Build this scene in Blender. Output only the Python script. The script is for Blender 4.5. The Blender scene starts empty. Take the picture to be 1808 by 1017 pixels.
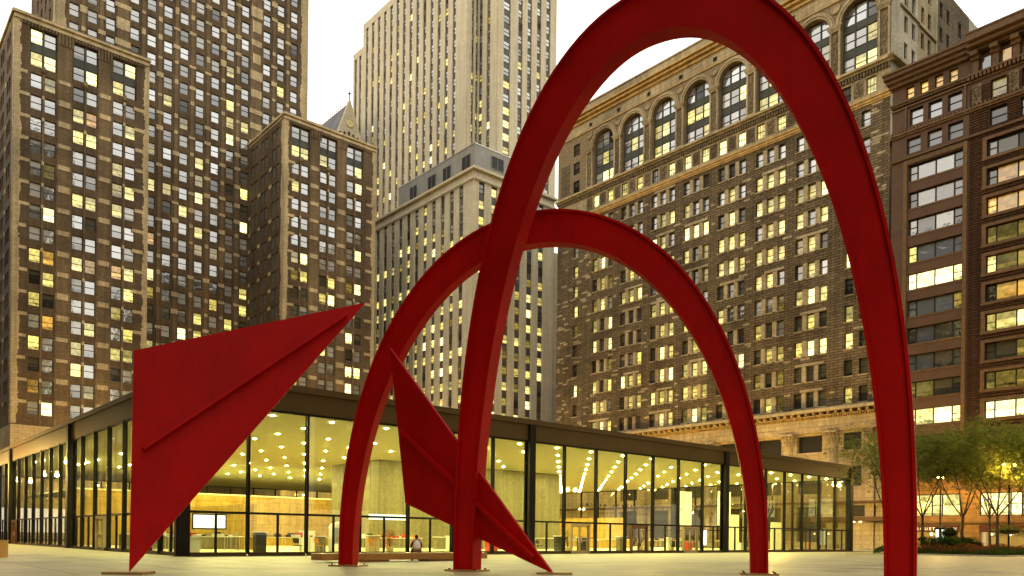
import bpy, bmesh, math, random
from math import sin, cos, pi, radians, sqrt, atan2
from mathutils import Vector, Matrix
random.seed(7)
S = bpy.context.scene
C = S.collection
# ------------------------------------------------------------------ camera
cd = bpy.data.cameras.new('camera'); cam = bpy.data.objects.new('camera', cd); C.objects.link(cam)
cd.sensor_width = 36.0; cd.lens = 1399.0/1808.0*36.0
cd.shift_y = (948.4-508.5)/1808.0
cd.clip_start = 0.1; cd.clip_end = 6000
cam.matrix_world = Matrix.Translation((0, 0, 1.25)) @ Matrix.Rotation(radians(90), 4, 'X') @ Matrix.Rotation(0.011, 4, 'Z')
S.camera = cam
# ------------------------------------------------------------------ sky, sun, exposure
w = bpy.data.worlds.new('World'); S.world = w; w.use_nodes = True
nt = w.node_tree; nt.nodes.clear()
wo = nt.nodes.new('ShaderNodeOutputWorld'); bgA = nt.nodes.new('ShaderNodeBackground'); bgB = nt.nodes.new('ShaderNodeBackground')
addn = nt.nodes.new('ShaderNodeAddShader')
sky = nt.nodes.new('ShaderNodeTexSky'); sky.sky_type = 'NISHITA'; sky.sun_disc = False
sky.sun_elevation = radians(6); sky.sun_rotation = radians(250); sky.dust_density = 3.0
nt.links.new(sky.outputs[0], bgA.inputs[0]); bgA.inputs[1].default_value = 0.05
tc = nt.nodes.new('ShaderNodeTexCoord'); sep = nt.nodes.new('ShaderNodeSeparateXYZ'); nt.links.new(tc.outputs['Generated'], sep.inputs[0])
rp = nt.nodes.new('ShaderNodeValToRGB'); nt.links.new(sep.outputs[2], rp.inputs[0])
rp.color_ramp.elements[0].position = 0.0; rp.color_ramp.elements[0].color = (1.0, 0.88, 0.64, 1)
rp.color_ramp.elements[1].position = 0.45; rp.color_ramp.elements[1].color = (1.0, 0.95, 0.84, 1)
nt.links.new(rp.outputs[0], bgB.inputs[0]); bgB.inputs[1].default_value = 1.75
nt.links.new(bgA.outputs[0], addn.inputs[0]); nt.links.new(bgB.outputs[0], addn.inputs[1]); nt.links.new(addn.outputs[0], wo.inputs[0])
sd = bpy.data.lights.new('sun', 'SUN'); sd.energy = 0.3; sd.angle = radians(70); sd.color = (1.0, 0.93, 0.82)
so = bpy.data.objects.new('sun', sd); C.objects.link(so)
so.rotation_euler = (radians(35), 0, radians(-20))
S.view_settings.view_transform = 'Standard'; S.view_settings.look = 'None'
S.view_settings.exposure = 0.0; S.view_settings.gamma = 1.0; S.view_settings.use_curve_mapping = False
S.render.engine = 'CYCLES'
cy = S.cycles; cy.use_denoising = True; cy.max_bounces = 6; cy.diffuse_bounces = 4; cy.glossy_bounces = 3
cy.transparent_max_bounces = 12; cy.transmission_bounces = 2; cy.caustics_reflective = False; cy.caustics_refractive = False
cy.sample_clamp_indirect = 6.0; cy.sample_clamp_direct = 0.0; cy.use_light_tree = True

ANG = radians(41.1); CA, SA = cos(ANG), sin(ANG)
def W(p, q, z=0.0):                      # street-grid coordinates (metres) -> world
    return Vector((p*CA - q*SA, p*SA + q*CA, z))
def px_of(v):
    if v.y < 1: return (-9e9, -9e9)
    return 904+1399*v.x/v.y, 948.4-1399*(v.z-1.25)/v.y
# ------------------------------------------------------------------ materials
def mat(name):
    m = bpy.data.materials.new(name); m.use_nodes = True
    n = m.node_tree; n.nodes.clear()
    o = n.nodes.new('ShaderNodeOutputMaterial')
    return m, n, o
def N(n, t, **kw):
    x = n.nodes.new(t)
    for k, v in kw.items():
        if k.startswith('i_'):
            key = k[2:]; key = int(key) if key.isdigit() else key.replace('_', ' ')
            x.inputs[key].default_value = v
        else: setattr(x, k, v)
    return x
def L(n, a, b): n.links.new(a, b)
def mth(n, op, a, b=None):
    x = n.nodes.new('ShaderNodeMath'); x.operation = op
    for i, v in enumerate((a, b)):
        if v is None: continue
        if isinstance(v, (int, float)): x.inputs[i].default_value = v
        else: n.links.new(v, x.inputs[i])
    return x.outputs[0]
def gridpos(n):                         # position in metres along the street grid
    g_ = N(n, 'ShaderNodeNewGeometry'); m_ = N(n, 'ShaderNodeVectorRotate'); m_.rotation_type = 'Z_AXIS'; m_.inputs['Angle'].default_value = -ANG
    L(n, g_.outputs['Position'], m_.inputs['Vector']); return m_.outputs[0]
def wallvec(n):                         # (x+y, z) so that both wall directions read right
    gp = gridpos(n); s = N(n, 'ShaderNodeSeparateXYZ'); L(n, gp, s.inputs[0])
    c = N(n, 'ShaderNodeCombineXYZ')
    L(n, mth(n, 'ADD', s.outputs[0], s.outputs[1]), c.inputs[0]); L(n, s.outputs[2], c.inputs[1])
    return c.outputs[0], gp
def mixc(n, f, a, b, mode='MIX'):
    x = n.nodes.new('ShaderNodeMix'); x.data_type = 'RGBA'; x.blend_type = mode
    if isinstance(f, (int, float)): x.inputs[0].default_value = f
    else: L(n, f, x.inputs[0])
    for i, v in ((6, a), (7, b)):
        if isinstance(v, tuple): x.inputs[i].default_value = (*v[:3], 1)
        else: L(n, v, x.inputs[i])
    return x.outputs[2]
def ramp(n, f, stops):
    r = N(n, 'ShaderNodeValToRGB'); L(n, f, r.inputs[0]); e = r.color_ramp.elements
    while len(e) < len(stops): e.new(0.5)
    for k, (p, c) in enumerate(stops): e[k].position = p; e[k].color = (*c, 1) if len(c) == 3 else c
    return r.outputs[0]
def bsdf(n, o, col, rough=0.7, spec=0.3, metal=0.0, bump=None, bstr=0.3, bdist=0.05):
    b = N(n, 'ShaderNodeBsdfPrincipled')
    if isinstance(col, tuple): b.inputs['Base Color'].default_value = (*col[:3], 1)
    else: L(n, col, b.inputs['Base Color'])
    if isinstance(rough, (int, float)): b.inputs['Roughness'].default_value = rough
    else: L(n, rough, b.inputs['Roughness'])
    b.inputs['Specular IOR Level'].default_value = spec; b.inputs['Metallic'].default_value = metal
    if bump is not None:
        u = N(n, 'ShaderNodeBump'); u.inputs['Strength'].default_value = bstr; u.inputs['Distance'].default_value = bdist
        L(n, bump, u.inputs['Height']); L(n, u.outputs[0], b.inputs['Normal'])
    L(n, b.outputs[0], o.inputs[0]); return b
def masonry(name, c1, c2, cm, bw, bh, mortar=0.02, grime=0.35, big=0.15, bstr=0.5, rough=0.85, streak=0.25):
    m, n, o = mat(name); v, ov = wallvec(n)
    br = N(n, 'ShaderNodeTexBrick'); L(n, v, br.inputs['Vector'])
    br.inputs['Color1'].default_value = (*c1, 1); br.inputs['Color2'].default_value = (*c2, 1); br.inputs['Mortar'].default_value = (*cm, 1)
    br.inputs['Scale'].default_value = 1; br.inputs['Mortar Size'].default_value = mortar; br.inputs['Mortar Smooth'].default_value = 0.3
    br.inputs['Brick Width'].default_value = bw; br.inputs['Row Height'].default_value = bh; br.inputs['Bias'].default_value = -0.1
    n1 = N(n, 'ShaderNodeTexNoise'); n1.inputs['Scale'].default_value = big; n1.inputs['Detail'].default_value = 8; L(n, ov, n1.inputs['Vector'])
    g = ramp(n, n1.outputs[0], [(0.3, (1-grime,)*3), (0.7, (1+grime*0.5,)*3)])
    c = mixc(n, 1.0, br.outputs[0], g, 'MULTIPLY')
    mp = N(n, 'ShaderNodeMapping'); mp.inputs['Scale'].default_value = (1.3, 0.05, 1); L(n, v, mp.inputs[0])
    n2 = N(n, 'ShaderNodeTexNoise'); n2.inputs['Scale'].default_value = 1; n2.inputs['Detail'].default_value = 6; L(n, mp.outputs[0], n2.inputs['Vector'])
    g2 = ramp(n, n2.outputs[0], [(0.35, (1-streak,)*3), (0.65, (1.08,)*3)])
    c = mixc(n, 1.0, c, g2, 'MULTIPLY')
    n3 = N(n, 'ShaderNodeTexNoise'); n3.inputs['Scale'].default_value = 3.0; n3.inputs['Detail'].default_value = 5; L(n, ov, n3.inputs['Vector'])
    c = mixc(n, 1.0, c, ramp(n, n3.outputs[0], [(0.3, (0.82,)*3), (0.7, (1.15,)*3)]), 'MULTIPLY')
    h = mth(n, 'ADD', mth(n, 'MULTIPLY', br.outputs['Fac'], -1.0), mth(n, 'MULTIPLY', n3.outputs[0], 0.5))
    bsdf(n, o, c, rough, 0.2, bump=h, bstr=bstr, bdist=0.06)
    return m
def plain(name, col, rough=0.6, var=0.15, scale=1.5, spec=0.3, metal=0.0, bstr=0.1):
    m, n, o = mat(name); gp = gridpos(n)
    n1 = N(n, 'ShaderNodeTexNoise'); n1.inputs['Scale'].default_value = scale; n1.inputs['Detail'].default_value = 7; L(n, gp, n1.inputs['Vector'])
    oi = N(n, 'ShaderNodeObjectInfo')
    c = mixc(n, 1.0, col, ramp(n, n1.outputs[0], [(0.3, (1-var,)*3), (0.7, (1+var,)*3)]), 'MULTIPLY')
    f = mth(n, 'ADD', mth(n, 'MULTIPLY', oi.outputs['Random'], var), 1-var/2)
    cc = N(n, 'ShaderNodeCombineColor'); [L(n, f, cc.inputs[k]) for k in range(3)]
    c = mixc(n, 1.0, c, cc.outputs[0], 'MULTIPLY')
    bsdf(n, o, c, rough, spec, metal, bump=n1.outputs[0], bstr=bstr, bdist=0.02)
    return m
M = {}
M['brick'] = masonry('brown_brick', (0.15, 0.098, 0.052), (0.105, 0.068, 0.038), (0.12, 0.09, 0.055), 0.6, 0.22, 0.03, grime=0.4)
M['brick_pier'] = masonry('pier_brick', (0.23, 0.16, 0.085), (0.17, 0.115, 0.06), (0.14, 0.1, 0.06), 0.6, 0.22, 0.03, grime=0.35)
M['cream'] = masonry('cream_limestone', (0.56, 0.44, 0.26), (0.47, 0.37, 0.21), (0.3, 0.23, 0.13), 1.2, 0.5, 0.02, grime=0.25)
M['lime'] = masonry('pale_limestone', (0.60, 0.53, 0.38), (0.55, 0.48, 0.34), (0.44, 0.38, 0.27), 2.2, 1.2, 0.015, grime=0.12, big=0.05, bstr=0.15, streak=0.12)
M['spandrel'] = plain('dark_cast_spandrel', (0.10, 0.088, 0.075), 0.6, 0.25, 0.6)
M['edstone'] = masonry('rusticated_stone', (0.20, 0.145, 0.078), (0.125, 0.09, 0.048), (0.035, 0.026, 0.016), 1.3, 0.42, 0.045, grime=0.35, bstr=1.0)
M['edlight'] = masonry('light_stone', (0.46, 0.37, 0.22), (0.38, 0.30, 0.18), (0.2, 0.15, 0.09), 1.4, 0.7, 0.02, grime=0.35)
M['edwhite'] = masonry('white_glazed_brick', (0.60, 0.55, 0.42), (0.48, 0.43, 0.32), (0.3, 0.26, 0.19), 0.5, 0.25, 0.02, grime=0.35)
M['ochre'] = plain('uplit_cornice_ochre', (0.42, 0.27, 0.09), 0.7, 0.3, 1.2, bstr=0.4)  # street-lamp glow on the cornice undersides is put into this colour
M['orn'] = plain('carved_dark_stone', (0.17, 0.125, 0.07), 0.8, 0.5, 6.0, bstr=1.0)
M['green'] = plain('dark_green_metal', (0.05, 0.052, 0.038), 0.55, 0.3, 0.8)
M['mqbrick'] = masonry('red_brown_brick', (0.095, 0.043, 0.018), (0.075, 0.033, 0.014), (0.028, 0.013, 0.006), 1.6, 0.31, 0.05, grime=0.2, bstr=0.9)
M['mqterra'] = plain('brown_terracotta', (0.098, 0.050, 0.024), 0.65, 0.15, 0.7)
M['mqtrim'] = plain('moulded_terracotta', (0.13, 0.068, 0.024), 0.6, 0.3, 2.5, bstr=0.5)
M['mqbase'] = masonry('tan_terracotta_blocks', (0.30, 0.16, 0.055), (0.26, 0.14, 0.048), (0.12, 0.07, 0.03), 1.6, 0.6, 0.02, grime=0.15)
M['frame'] = plain('dark_window_frame', (0.028, 0.024, 0.02), 0.5, 0.2)
M['framel'] = plain('brown_window_frame', (0.07, 0.05, 0.03), 0.5, 0.2)
M['louvre'] = None
M['steel'] = plain('graphite_steel', (0.010, 0.008, 0.006), 0.5, 0.2, 0.8, spec=0.12)
M['fascia'] = plain('bronze_painted_fascia', (0.075, 0.045, 0.013), 0.5, 0.12, 0.25, spec=0.2)
M['roofing'] = plain('roof_gravel', (0.12, 0.11, 0.09), 0.9, 0.3)
M['slate'] = masonry('grey_slate', (0.20, 0.20, 0.215), (0.16, 0.16, 0.175), (0.1, 0.1, 0.11), 0.5, 0.35, 0.02, grime=0.15)
M['wood'] = masonry('honey_oak_panel', (0.50, 0.32, 0.07), (0.45, 0.285, 0.06), (0.2, 0.12, 0.03), 1.25, 2.3, 0.02, grime=0.15, bstr=0.1, rough=0.4)
M['core'] = masonry('grey_granite_cladding', (0.19, 0.165, 0.09), (0.175, 0.15, 0.082), (0.14, 0.12, 0.06), 1.83, 2.7, 0.012, grime=0.12, bstr=0.15, rough=0.4)
M['plaster'] = plain('ceiling_plaster', (0.84, 0.80, 0.56), 0.9, 0.05)
M['terrazzo'] = plain('lobby_terrazzo', (0.55, 0.50, 0.30), 0.35, 0.15, 3.0)
M['red'] = None
M['asphalt'] = plain('asphalt', (0.05, 0.048, 0.045), 0.9, 0.3, 4.0)
M['walk'] = plain('concrete_pavement', (0.30, 0.27, 0.2), 0.8, 0.2, 2.0)
M['chrome'] = plain('brushed_metal', (0.5, 0.48, 0.42), 0.3, 0.1, metal=0.8)
M['brass'] = plain('pale_bronze_door_frame', (0.42, 0.33, 0.17), 0.4, 0.15, metal=0.3)
M['doorb'] = plain('brown_door_frame', (0.12, 0.05, 0.02), 0.4, 0.15)
M['white'] = plain('white_laminate', (0.75, 0.72, 0.62), 0.5, 0.05)
M['black'] = plain('black_plastic', (0.015, 0.014, 0.013), 0.5, 0.1)
M['redp'] = plain('red_plastic', (0.5, 0.03, 0.015), 0.5, 0.1)
M['orange'] = plain('orange_upholstery', (0.55, 0.2, 0.03), 0.7, 0.1)
M['sgn'] = plain('dark_red_sign', (0.07, 0.018, 0.012), .5, .1)
M['bark'] = plain('tree_bark', (0.07, 0.048, 0.028), 0.9, 0.4, 8.0, bstr=0.8)
M['soil'] = plain('planting_soil', (0.04, 0.028, 0.016), 0.95, 0.4, 6.0)
def corrug():
    m, n, o = mat('grey_ribbed_cladding'); v, ov = wallvec(n)
    s = N(n, 'ShaderNodeSeparateXYZ'); L(n, v, s.inputs[0])
    h = mth(n, 'SINE', mth(n, 'MULTIPLY', s.outputs[0], 12.0))
    n1 = N(n, 'ShaderNodeTexNoise'); n1.inputs['Scale'].default_value = 0.3; L(n, ov, n1.inputs['Vector'])
    c = mixc(n, 1.0, (0.25, 0.24, 0.21), ramp(n, n1.outputs[0], [(0.3, (0.85,)*3), (0.7, (1.1,)*3)]), 'MULTIPLY')
    bsdf(n, o, c, 0.5, 0.4, bump=h, bstr=0.6, bdist=0.06); return m
M['louvre'] = corrug()
def redpaint():
    m, n, o = mat('vermilion_steel_paint'); t = N(n, 'ShaderNodeTexCoord')
    n1 = N(n, 'ShaderNodeTexNoise'); n1.inputs['Scale'].default_value = 0.7; n1.inputs['Detail'].default_value = 8; L(n, t.outputs['Object'], n1.inputs['Vector'])
    n2 = N(n, 'ShaderNodeTexNoise'); n2.inputs['Scale'].default_value = 9; n2.inputs['Detail'].default_value = 6; L(n, t.outputs['Object'], n2.inputs['Vector'])
    c = mixc(n, 1.0, (0.37, 0.0015, 0.0008), ramp(n, n1.outputs[0], [(0.25, (0.82,)*3), (0.75, (1.12,)*3)]), 'MULTIPLY')
    c = mixc(n, 1.0, c, ramp(n, n2.outputs[0], [(0.25, (0.9,)*3), (0.75, (1.06,)*3)]), 'MULTIPLY')
    mp = N(n, 'ShaderNodeMapping'); mp.inputs['Scale'].default_value = (3.0, 3.0, 0.12); L(n, t.outputs['Object'], mp.inputs[0])
    n3 = N(n, 'ShaderNodeTexNoise'); n3.inputs['Scale'].default_value = 1.5; n3.inputs['Detail'].default_value = 7; L(n, mp.outputs[0], n3.inputs['Vector'])
    c = mixc(n, 1.0, c, ramp(n, n3.outputs[0], [(0.3, (0.9,)*3), (0.5, (1.0,)*3), (0.75, (1.06,)*3)]), 'MULTIPLY')
    sz = N(n, 'ShaderNodeSeparateXYZ'); L(n, t.outputs['Object'], sz.inputs[0])
    seam = mth(n, 'LESS_THAN', mth(n, 'FRACT', mth(n, 'MULTIPLY', sz.outputs[2], 0.41)), 0.018)
    c = mixc(n, mth(n, 'MULTIPLY', seam, 0.12), c, (0.08, 0.001, 0.001))
    bsdf(n, o, c, 0.55, 0.09, bump=mth(n, 'SUBTRACT', n2.outputs[0], mth(n, 'MULTIPLY', seam, 0.4)), bstr=0.08, bdist=0.02); return m
M['red'] = redpaint()
def granite(name, col, sc=40.0, rough=0.6):
    m, n, o = mat(name); gp = gridpos(n); oi = N(n, 'ShaderNodeObjectInfo')
    v = N(n, 'ShaderNodeTexNoise'); v.inputs['Scale'].default_value = sc; v.inputs['Detail'].default_value = 3; L(n, gp, v.inputs['Vector'])
    b = N(n, 'ShaderNodeTexNoise'); b.inputs['Scale'].default_value = 0.35; b.inputs['Detail'].default_value = 9; b.inputs['Roughness'].default_value = 0.65; L(n, gp, b.inputs['Vector'])
    c = mixc(n, 1.0, col, ramp(n, v.outputs[0], [(0.3, (0.6,)*3), (0.7, (1.35,)*3)]), 'MULTIPLY')
    c = mixc(n, 1.0, c, ramp(n, b.outputs[0], [(0.34, (0.55,)*3), (0.48, (0.92,)*3), (0.56, (1.0,)*3), (0.75, (1.15,)*3)]), 'MULTIPLY')
    f = mth(n, 'ADD', mth(n, 'MULTIPLY', oi.outputs['Random'], 0.34), 0.82)
    cc = N(n, 'ShaderNodeCombineColor'); [L(n, f, cc.inputs[k]) for k in range(3)]
    c = mixc(n, 1.0, c, cc.outputs[0], 'MULTIPLY')
    r = ramp(n, b.outputs[0], [(0.3, (rough-0.2,)*3), (0.7, (rough+0.1,)*3)])
    bsdf(n, o, c, r, 0.4, bump=v.outputs[0], bstr=0.15, bdist=0.01); return m
M['paver'] = granite('grey_granite_paving', (0.38, 0.325, 0.175), 25, 0.55)
M['joint'] = plain('paving_joint', (0.05, 0.04, 0.025), 0.95, 0.2)
M['bench'] = granite('speckled_brown_granite', (0.34, 0.17, 0.04), 30, 0.45)
# window panes. uv.x integer part carries a random index for joined panes, object random for single ones
def pane_rand(n):
    uv = N(n, 'ShaderNodeUVMap'); s = N(n, 'ShaderNodeSeparateXYZ'); L(n, uv.outputs[0], s.inputs[0])
    oi = N(n, 'ShaderNodeObjectInfo')
    k = mth(n, 'FLOOR', s.outputs[0]); fx = mth(n, 'SUBTRACT', s.outputs[0], k)
    wn = N(n, 'ShaderNodeTexWhiteNoise', noise_dimensions='1D'); L(n, mth(n, 'ADD', mth(n, 'MULTIPLY', k, 0.731), mth(n, 'MULTIPLY', oi.outputs['Random'], 97.0)), wn.inputs['W'])
    r = N(n, 'ShaderNodeSeparateColor'); L(n, wn.outputs['Color'], r.inputs[0])
    return uv.outputs[0], fx, s.outputs[1], r.outputs[0], r.outputs[1], r.outputs[2]
def val2col(n, f):
    cc = N(n, 'ShaderNodeCombineColor'); [L(n, f, cc.inputs[k]) for k in range(3)]; return cc.outputs[0]
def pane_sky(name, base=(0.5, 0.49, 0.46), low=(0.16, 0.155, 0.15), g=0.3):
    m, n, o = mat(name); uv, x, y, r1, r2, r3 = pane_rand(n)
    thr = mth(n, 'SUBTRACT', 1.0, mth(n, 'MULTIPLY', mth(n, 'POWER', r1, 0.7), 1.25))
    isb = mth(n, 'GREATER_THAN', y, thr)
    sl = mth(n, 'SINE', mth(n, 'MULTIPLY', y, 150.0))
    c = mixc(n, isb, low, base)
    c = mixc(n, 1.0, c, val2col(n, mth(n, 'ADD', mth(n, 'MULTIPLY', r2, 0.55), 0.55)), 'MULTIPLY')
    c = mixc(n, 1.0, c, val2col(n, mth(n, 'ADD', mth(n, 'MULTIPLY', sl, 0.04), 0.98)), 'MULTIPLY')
    d = N(n, 'ShaderNodeBsdfDiffuse'); L(n, c, d.inputs[0])
    gl = N(n, 'ShaderNodeBsdfGlossy'); gl.inputs['Roughness'].default_value = 0.06; gl.inputs[0].default_value = (0.92, 0.95, 1.0, 1)
    nz = N(n, 'ShaderNodeTexNoise'); nz.inputs['Scale'].default_value = 0.9; tcn = N(n, 'ShaderNodeTexCoord'); L(n, tcn.outputs['Object'], nz.inputs['Vector'])
    bu = N(n, 'ShaderNodeBump'); bu.inputs['Strength'].default_value = 0.25; bu.inputs['Distance'].default_value = 0.1; L(n, nz.outputs[0], bu.inputs['Height']); L(n, bu.outputs[0], gl.inputs['Normal'])
    mx = N(n, 'ShaderNodeMixShader'); L(n, mth(n, 'ADD', mth(n, 'MULTIPLY', r3, 0.22), g-0.11), mx.inputs[0])
    L(n, d.outputs[0], mx.inputs[1]); L(n, gl.outputs[0], mx.inputs[2]); L(n, mx.outputs[0], o.inputs[0]); return m
def pane_lit(name, col, st, dim=0.45):
    m, n, o = mat(name); uv, x, y, r1, r2, r3 = pane_rand(n)
    # an upper blind that lets less light through, room clutter as noise
    thr = mth(n, 'ADD', mth(n, 'MULTIPLY', r1, 0.9), 0.1)
    isb = mth(n, 'GREATER_THAN', y, thr)
    nz = N(n, 'ShaderNodeTexNoise'); nz.inputs['Scale'].default_value = 3.0; nz.inputs['Detail'].default_value = 5; L(n, uv, nz.inputs['Vector'])
    vo = N(n, 'ShaderNodeTexVoronoi'); vo.inputs['Scale'].default_value = 4.0; L(n, uv, vo.inputs['Vector'])
    clut = mth(n, 'ADD', mth(n, 'MULTIPLY', nz.outputs[0], 1.1), mth(n, 'MULTIPLY', vo.outputs['Distance'], 0.45))
    lowd = mth(n, 'MULTIPLY', mth(n, 'LESS_THAN', y, mth(n, 'MULTIPLY', r3, 0.3)), -0.45)
    clut = mth(n, 'ADD', clut, lowd)
    s = mth(n, 'MULTIPLY', mth(n, 'ADD', mth(n, 'MULTIPLY', r2, 0.8), 0.6), st)
    s = mth(n, 'MULTIPLY', s, clut)
    s = mth(n, 'MULTIPLY', s, mth(n, 'SUBTRACT', 1.0, mth(n, 'MULTIPLY', isb, 1-dim)))
    e = N(n, 'ShaderNodeEmission'); L(n, s, e.inputs[1])
    L(n, mixc(n, r3, col, (col[0], col[1]*0.88, col[2]*0.6)), e.inputs[0])
    gl = N(n, 'ShaderNodeBsdfGlossy'); gl.inputs['Roughness'].default_value = 0.06
    mx = N(n, 'ShaderNodeMixShader'); mx.inputs[0].default_value = 0.16
    L(n, e.outputs[0], mx.inputs[1]); L(n, gl.outputs[0], mx.inputs[2]); L(n, mx.outputs[0], o.inputs[0]); return m
P = {
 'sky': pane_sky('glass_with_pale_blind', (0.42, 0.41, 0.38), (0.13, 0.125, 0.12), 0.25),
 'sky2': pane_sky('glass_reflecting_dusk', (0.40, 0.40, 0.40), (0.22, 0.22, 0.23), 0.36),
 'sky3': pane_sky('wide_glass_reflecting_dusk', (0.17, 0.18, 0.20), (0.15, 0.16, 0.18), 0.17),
 'dark': pane_sky('unlit_glass', (0.10, 0.085, 0.055), (0.035, 0.03, 0.022), 0.1),
 'lit': pane_lit('lit_yellow_glass', (1.0, 0.86, 0.27), 1.9),
 'bright': pane_lit('bright_lit_glass', (1.0, 0.92, 0.42), 3.8, 0.7),
 'dim': pane_lit('dim_lit_glass', (0.8, 0.62, 0.14), 0.6),
 'amber': pane_lit('amber_lit_glass', (1.0, 0.55, 0.1), 1.5),
}
def clear_glass():
    m, n, o = mat('clear_plate_glass')
    tr = N(n, 'ShaderNodeBsdfTransparent'); tr.inputs[0].default_value = (0.90, 0.93, 0.86, 1)
    gl = N(n, 'ShaderNodeBsdfGlossy'); gl.inputs['Roughness'].default_value = 0.015
    ge = N(n, 'ShaderNodeNewGeometry'); dt = N(n, 'ShaderNodeVectorMath', operation='DOT_PRODUCT'); L(n, ge.outputs['Normal'], dt.inputs[0]); L(n, ge.outputs['Incoming'], dt.inputs[1])
    c5 = mth(n, 'POWER', mth(n, 'SUBTRACT', 1.0, mth(n, 'ABSOLUTE', dt.outputs['Value'])), 5.0)
    mx = N(n, 'ShaderNodeMixShader'); L(n, mth(n, 'ADD', mth(n, 'MULTIPLY', c5, 0.7), 0.035), mx.inputs[0])
    L(n, tr.outputs[0], mx.inputs[1]); L(n, gl.outputs[0], mx.inputs[2]); L(n, mx.outputs[0], o.inputs[0]); return m
M['glass'] = clear_glass()
def emit(name, col, st):
    m, n, o = mat(name); e = N(n, 'ShaderNodeEmission'); e.inputs[0].default_value = (*col, 1); e.inputs[1].default_value = st
    L(n, e.outputs[0], o.inputs[0]); return m
M['down'] = emit('downlight_glow', (1.0, 0.87, 0.34), 2900.0)
M['screen'] = emit('backlit_panel', (1.0, 0.97, 0.75), 2.2)
M['shoplamp'] = emit('shop_lamp_glow', (1.0, 0.75, 0.3), 14.0)
M['sodium'] = emit('sodium_lamp_glow', (1.0, 0.72, 0.2), 40.0)
def leafmat(name, c1, c2):
    m, n, o = mat(name); t = N(n, 'ShaderNodeTexCoord')
    nz = N(n, 'ShaderNodeTexNoise'); nz.inputs['Scale'].default_value = 1.2; nz.inputs['Detail'].default_value = 4; L(n, t.outputs['Object'], nz.inputs['Vector'])
    c = mixc(n, nz.outputs[0], c1, c2)
    d = N(n, 'ShaderNodeBsdfDiffuse'); L(n, c, d.inputs[0]); tl = N(n, 'ShaderNodeBsdfTranslucent'); L(n, c, tl.inputs[0])
    mx = N(n, 'ShaderNodeMixShader'); mx.inputs[0].default_value = 0.35; L(n, d.outputs[0], mx.inputs[1]); L(n, tl.outputs[0], mx.inputs[2]); L(n, mx.outputs[0], o.inputs[0]); return m
M['leaf'] = leafmat('locust_leaves', (0.10, 0.13, 0.02), (0.25, 0.26, 0.045))
M['shrub'] = leafmat('shrub_leaves', (0.03, 0.05, 0.01), (0.07, 0.10, 0.02))
M['flower'] = leafmat('red_bedding', (0.18, 0.03, 0.015), (0.26, 0.10, 0.03))
M['paleleaf'] = leafmat('pale_trailing_leaves', (0.38, 0.38, 0.12), (0.16, 0.2, 0.05))
# ------------------------------------------------------------------ mesh helpers
class MB:
    def __init__(s): s.v = []; s.f = []; s.mi = []; s.uv = {}
    def quad(s, a, b, c, d, mi=0, uv=None):
        k = len(s.v); s.v += [a, b, c, d]; s.f.append((k, k+1, k+2, k+3)); s.mi.append(mi)
        if uv: s.uv[len(s.f)-1] = uv
    def poly(s, pts, mi=0):
        k = len(s.v); s.v += pts; s.f.append(tuple(range(k, k+len(pts)))); s.mi.append(mi)
    def box(s, x0, x1, y0, y1, z0, z1, mi=0):
        k = len(s.v)
        s.v += [(x0,y0,z0),(x1,y0,z0),(x1,y1,z0),(x0,y1,z0),(x0,y0,z1),(x1,y0,z1),(x1,y1,z1),(x0,y1,z1)]
        for f in ((0,3,2,1),(4,5,6,7),(0,1,5,4),(1,2,6,5),(2,3,7,6),(3,0,4,7)):
            s.f.append(tuple(k+i for i in f)); s.mi.append(mi)
    def prism(s, pts, dvec, mi=0):      # extrude polygon pts along dvec
        k = len(s.v); n = len(pts); s.v += [tuple(p) for p in pts] + [tuple(Vector(p)+Vector(dvec)) for p in pts]
        s.f.append(tuple(range(k, k+n))[::-1]); s.mi.append(mi); s.f.append(tuple(range(k+n, k+2*n))); s.mi.append(mi)
        for i in range(n):
            j = (i+1) % n; s.f.append((k+i, k+j, k+n+j, k+n+i)); s.mi.append(mi)
    def tube(s, a, b, r0, r1, seg=8, mi=0, cap=True):
        a = Vector(a); b = Vector(b); ax = (b-a).normalized(); t = Vector((1,0,0)) if abs(ax.x) < 0.8 else Vector((0,1,0))
        u = ax.cross(t).normalized(); w_ = ax.cross(u); k = len(s.v)
        for (c, r) in ((a, r0), (b, r1)):
            for i in range(seg):
                th = 2*pi*i/seg; s.v.append(tuple(c+u*(r*cos(th))+w_*(r*sin(th))))
        for i in range(seg):
            j = (i+1) % seg; s.f.append((k+i, k+j, k+seg+j, k+seg+i)); s.mi.append(mi)
        if cap:
            s.f.append(tuple(k+i for i in range(seg))[::-1]); s.mi.append(mi); s.f.append(tuple(k+seg+i for i in range(seg))); s.mi.append(mi)
    def lathe(s, prof, seg=16, c=(0,0), mi=0):
        k = len(s.v); n = len(prof)
        for (r, z) in prof:
            for i in range(seg):
                th = 2*pi*i/seg; s.v.append((c[0]+r*cos(th), c[1]+r*sin(th), z))
        for a in range(n-1):
            for i in range(seg):
                j = (i+1) % seg; s.f.append((k+a*seg+i, k+a*seg+j, k+(a+1)*seg+j, k+(a+1)*seg+i)); s.mi.append(mi)
    def mesh(s, name, mats, smooth=False):
        me = bpy.data.meshes.new(name); me.from_pydata(s.v, [], s.f)
        for m in (mats if isinstance(mats, (list, tuple)) else [mats]): me.materials.append(m)
        me.polygons.foreach_set('material_index', s.mi)
        if s.uv:
            l = me.uv_layers.new(name='UVMap')
            for fi, uvs in s.uv.items():
                st = me.polygons[fi].loop_start
                for j, t in enumerate(uvs): l.data[st+j].uv = t
        if smooth: me.polygons.foreach_set('use_smooth', [True]*len(s.f))
        me.update(); return me
    def build(s, name, mats, parent=None, smooth=False, kind=None):
        return obj(name, s.mesh(name, mats, smooth), parent, kind=kind)
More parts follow.
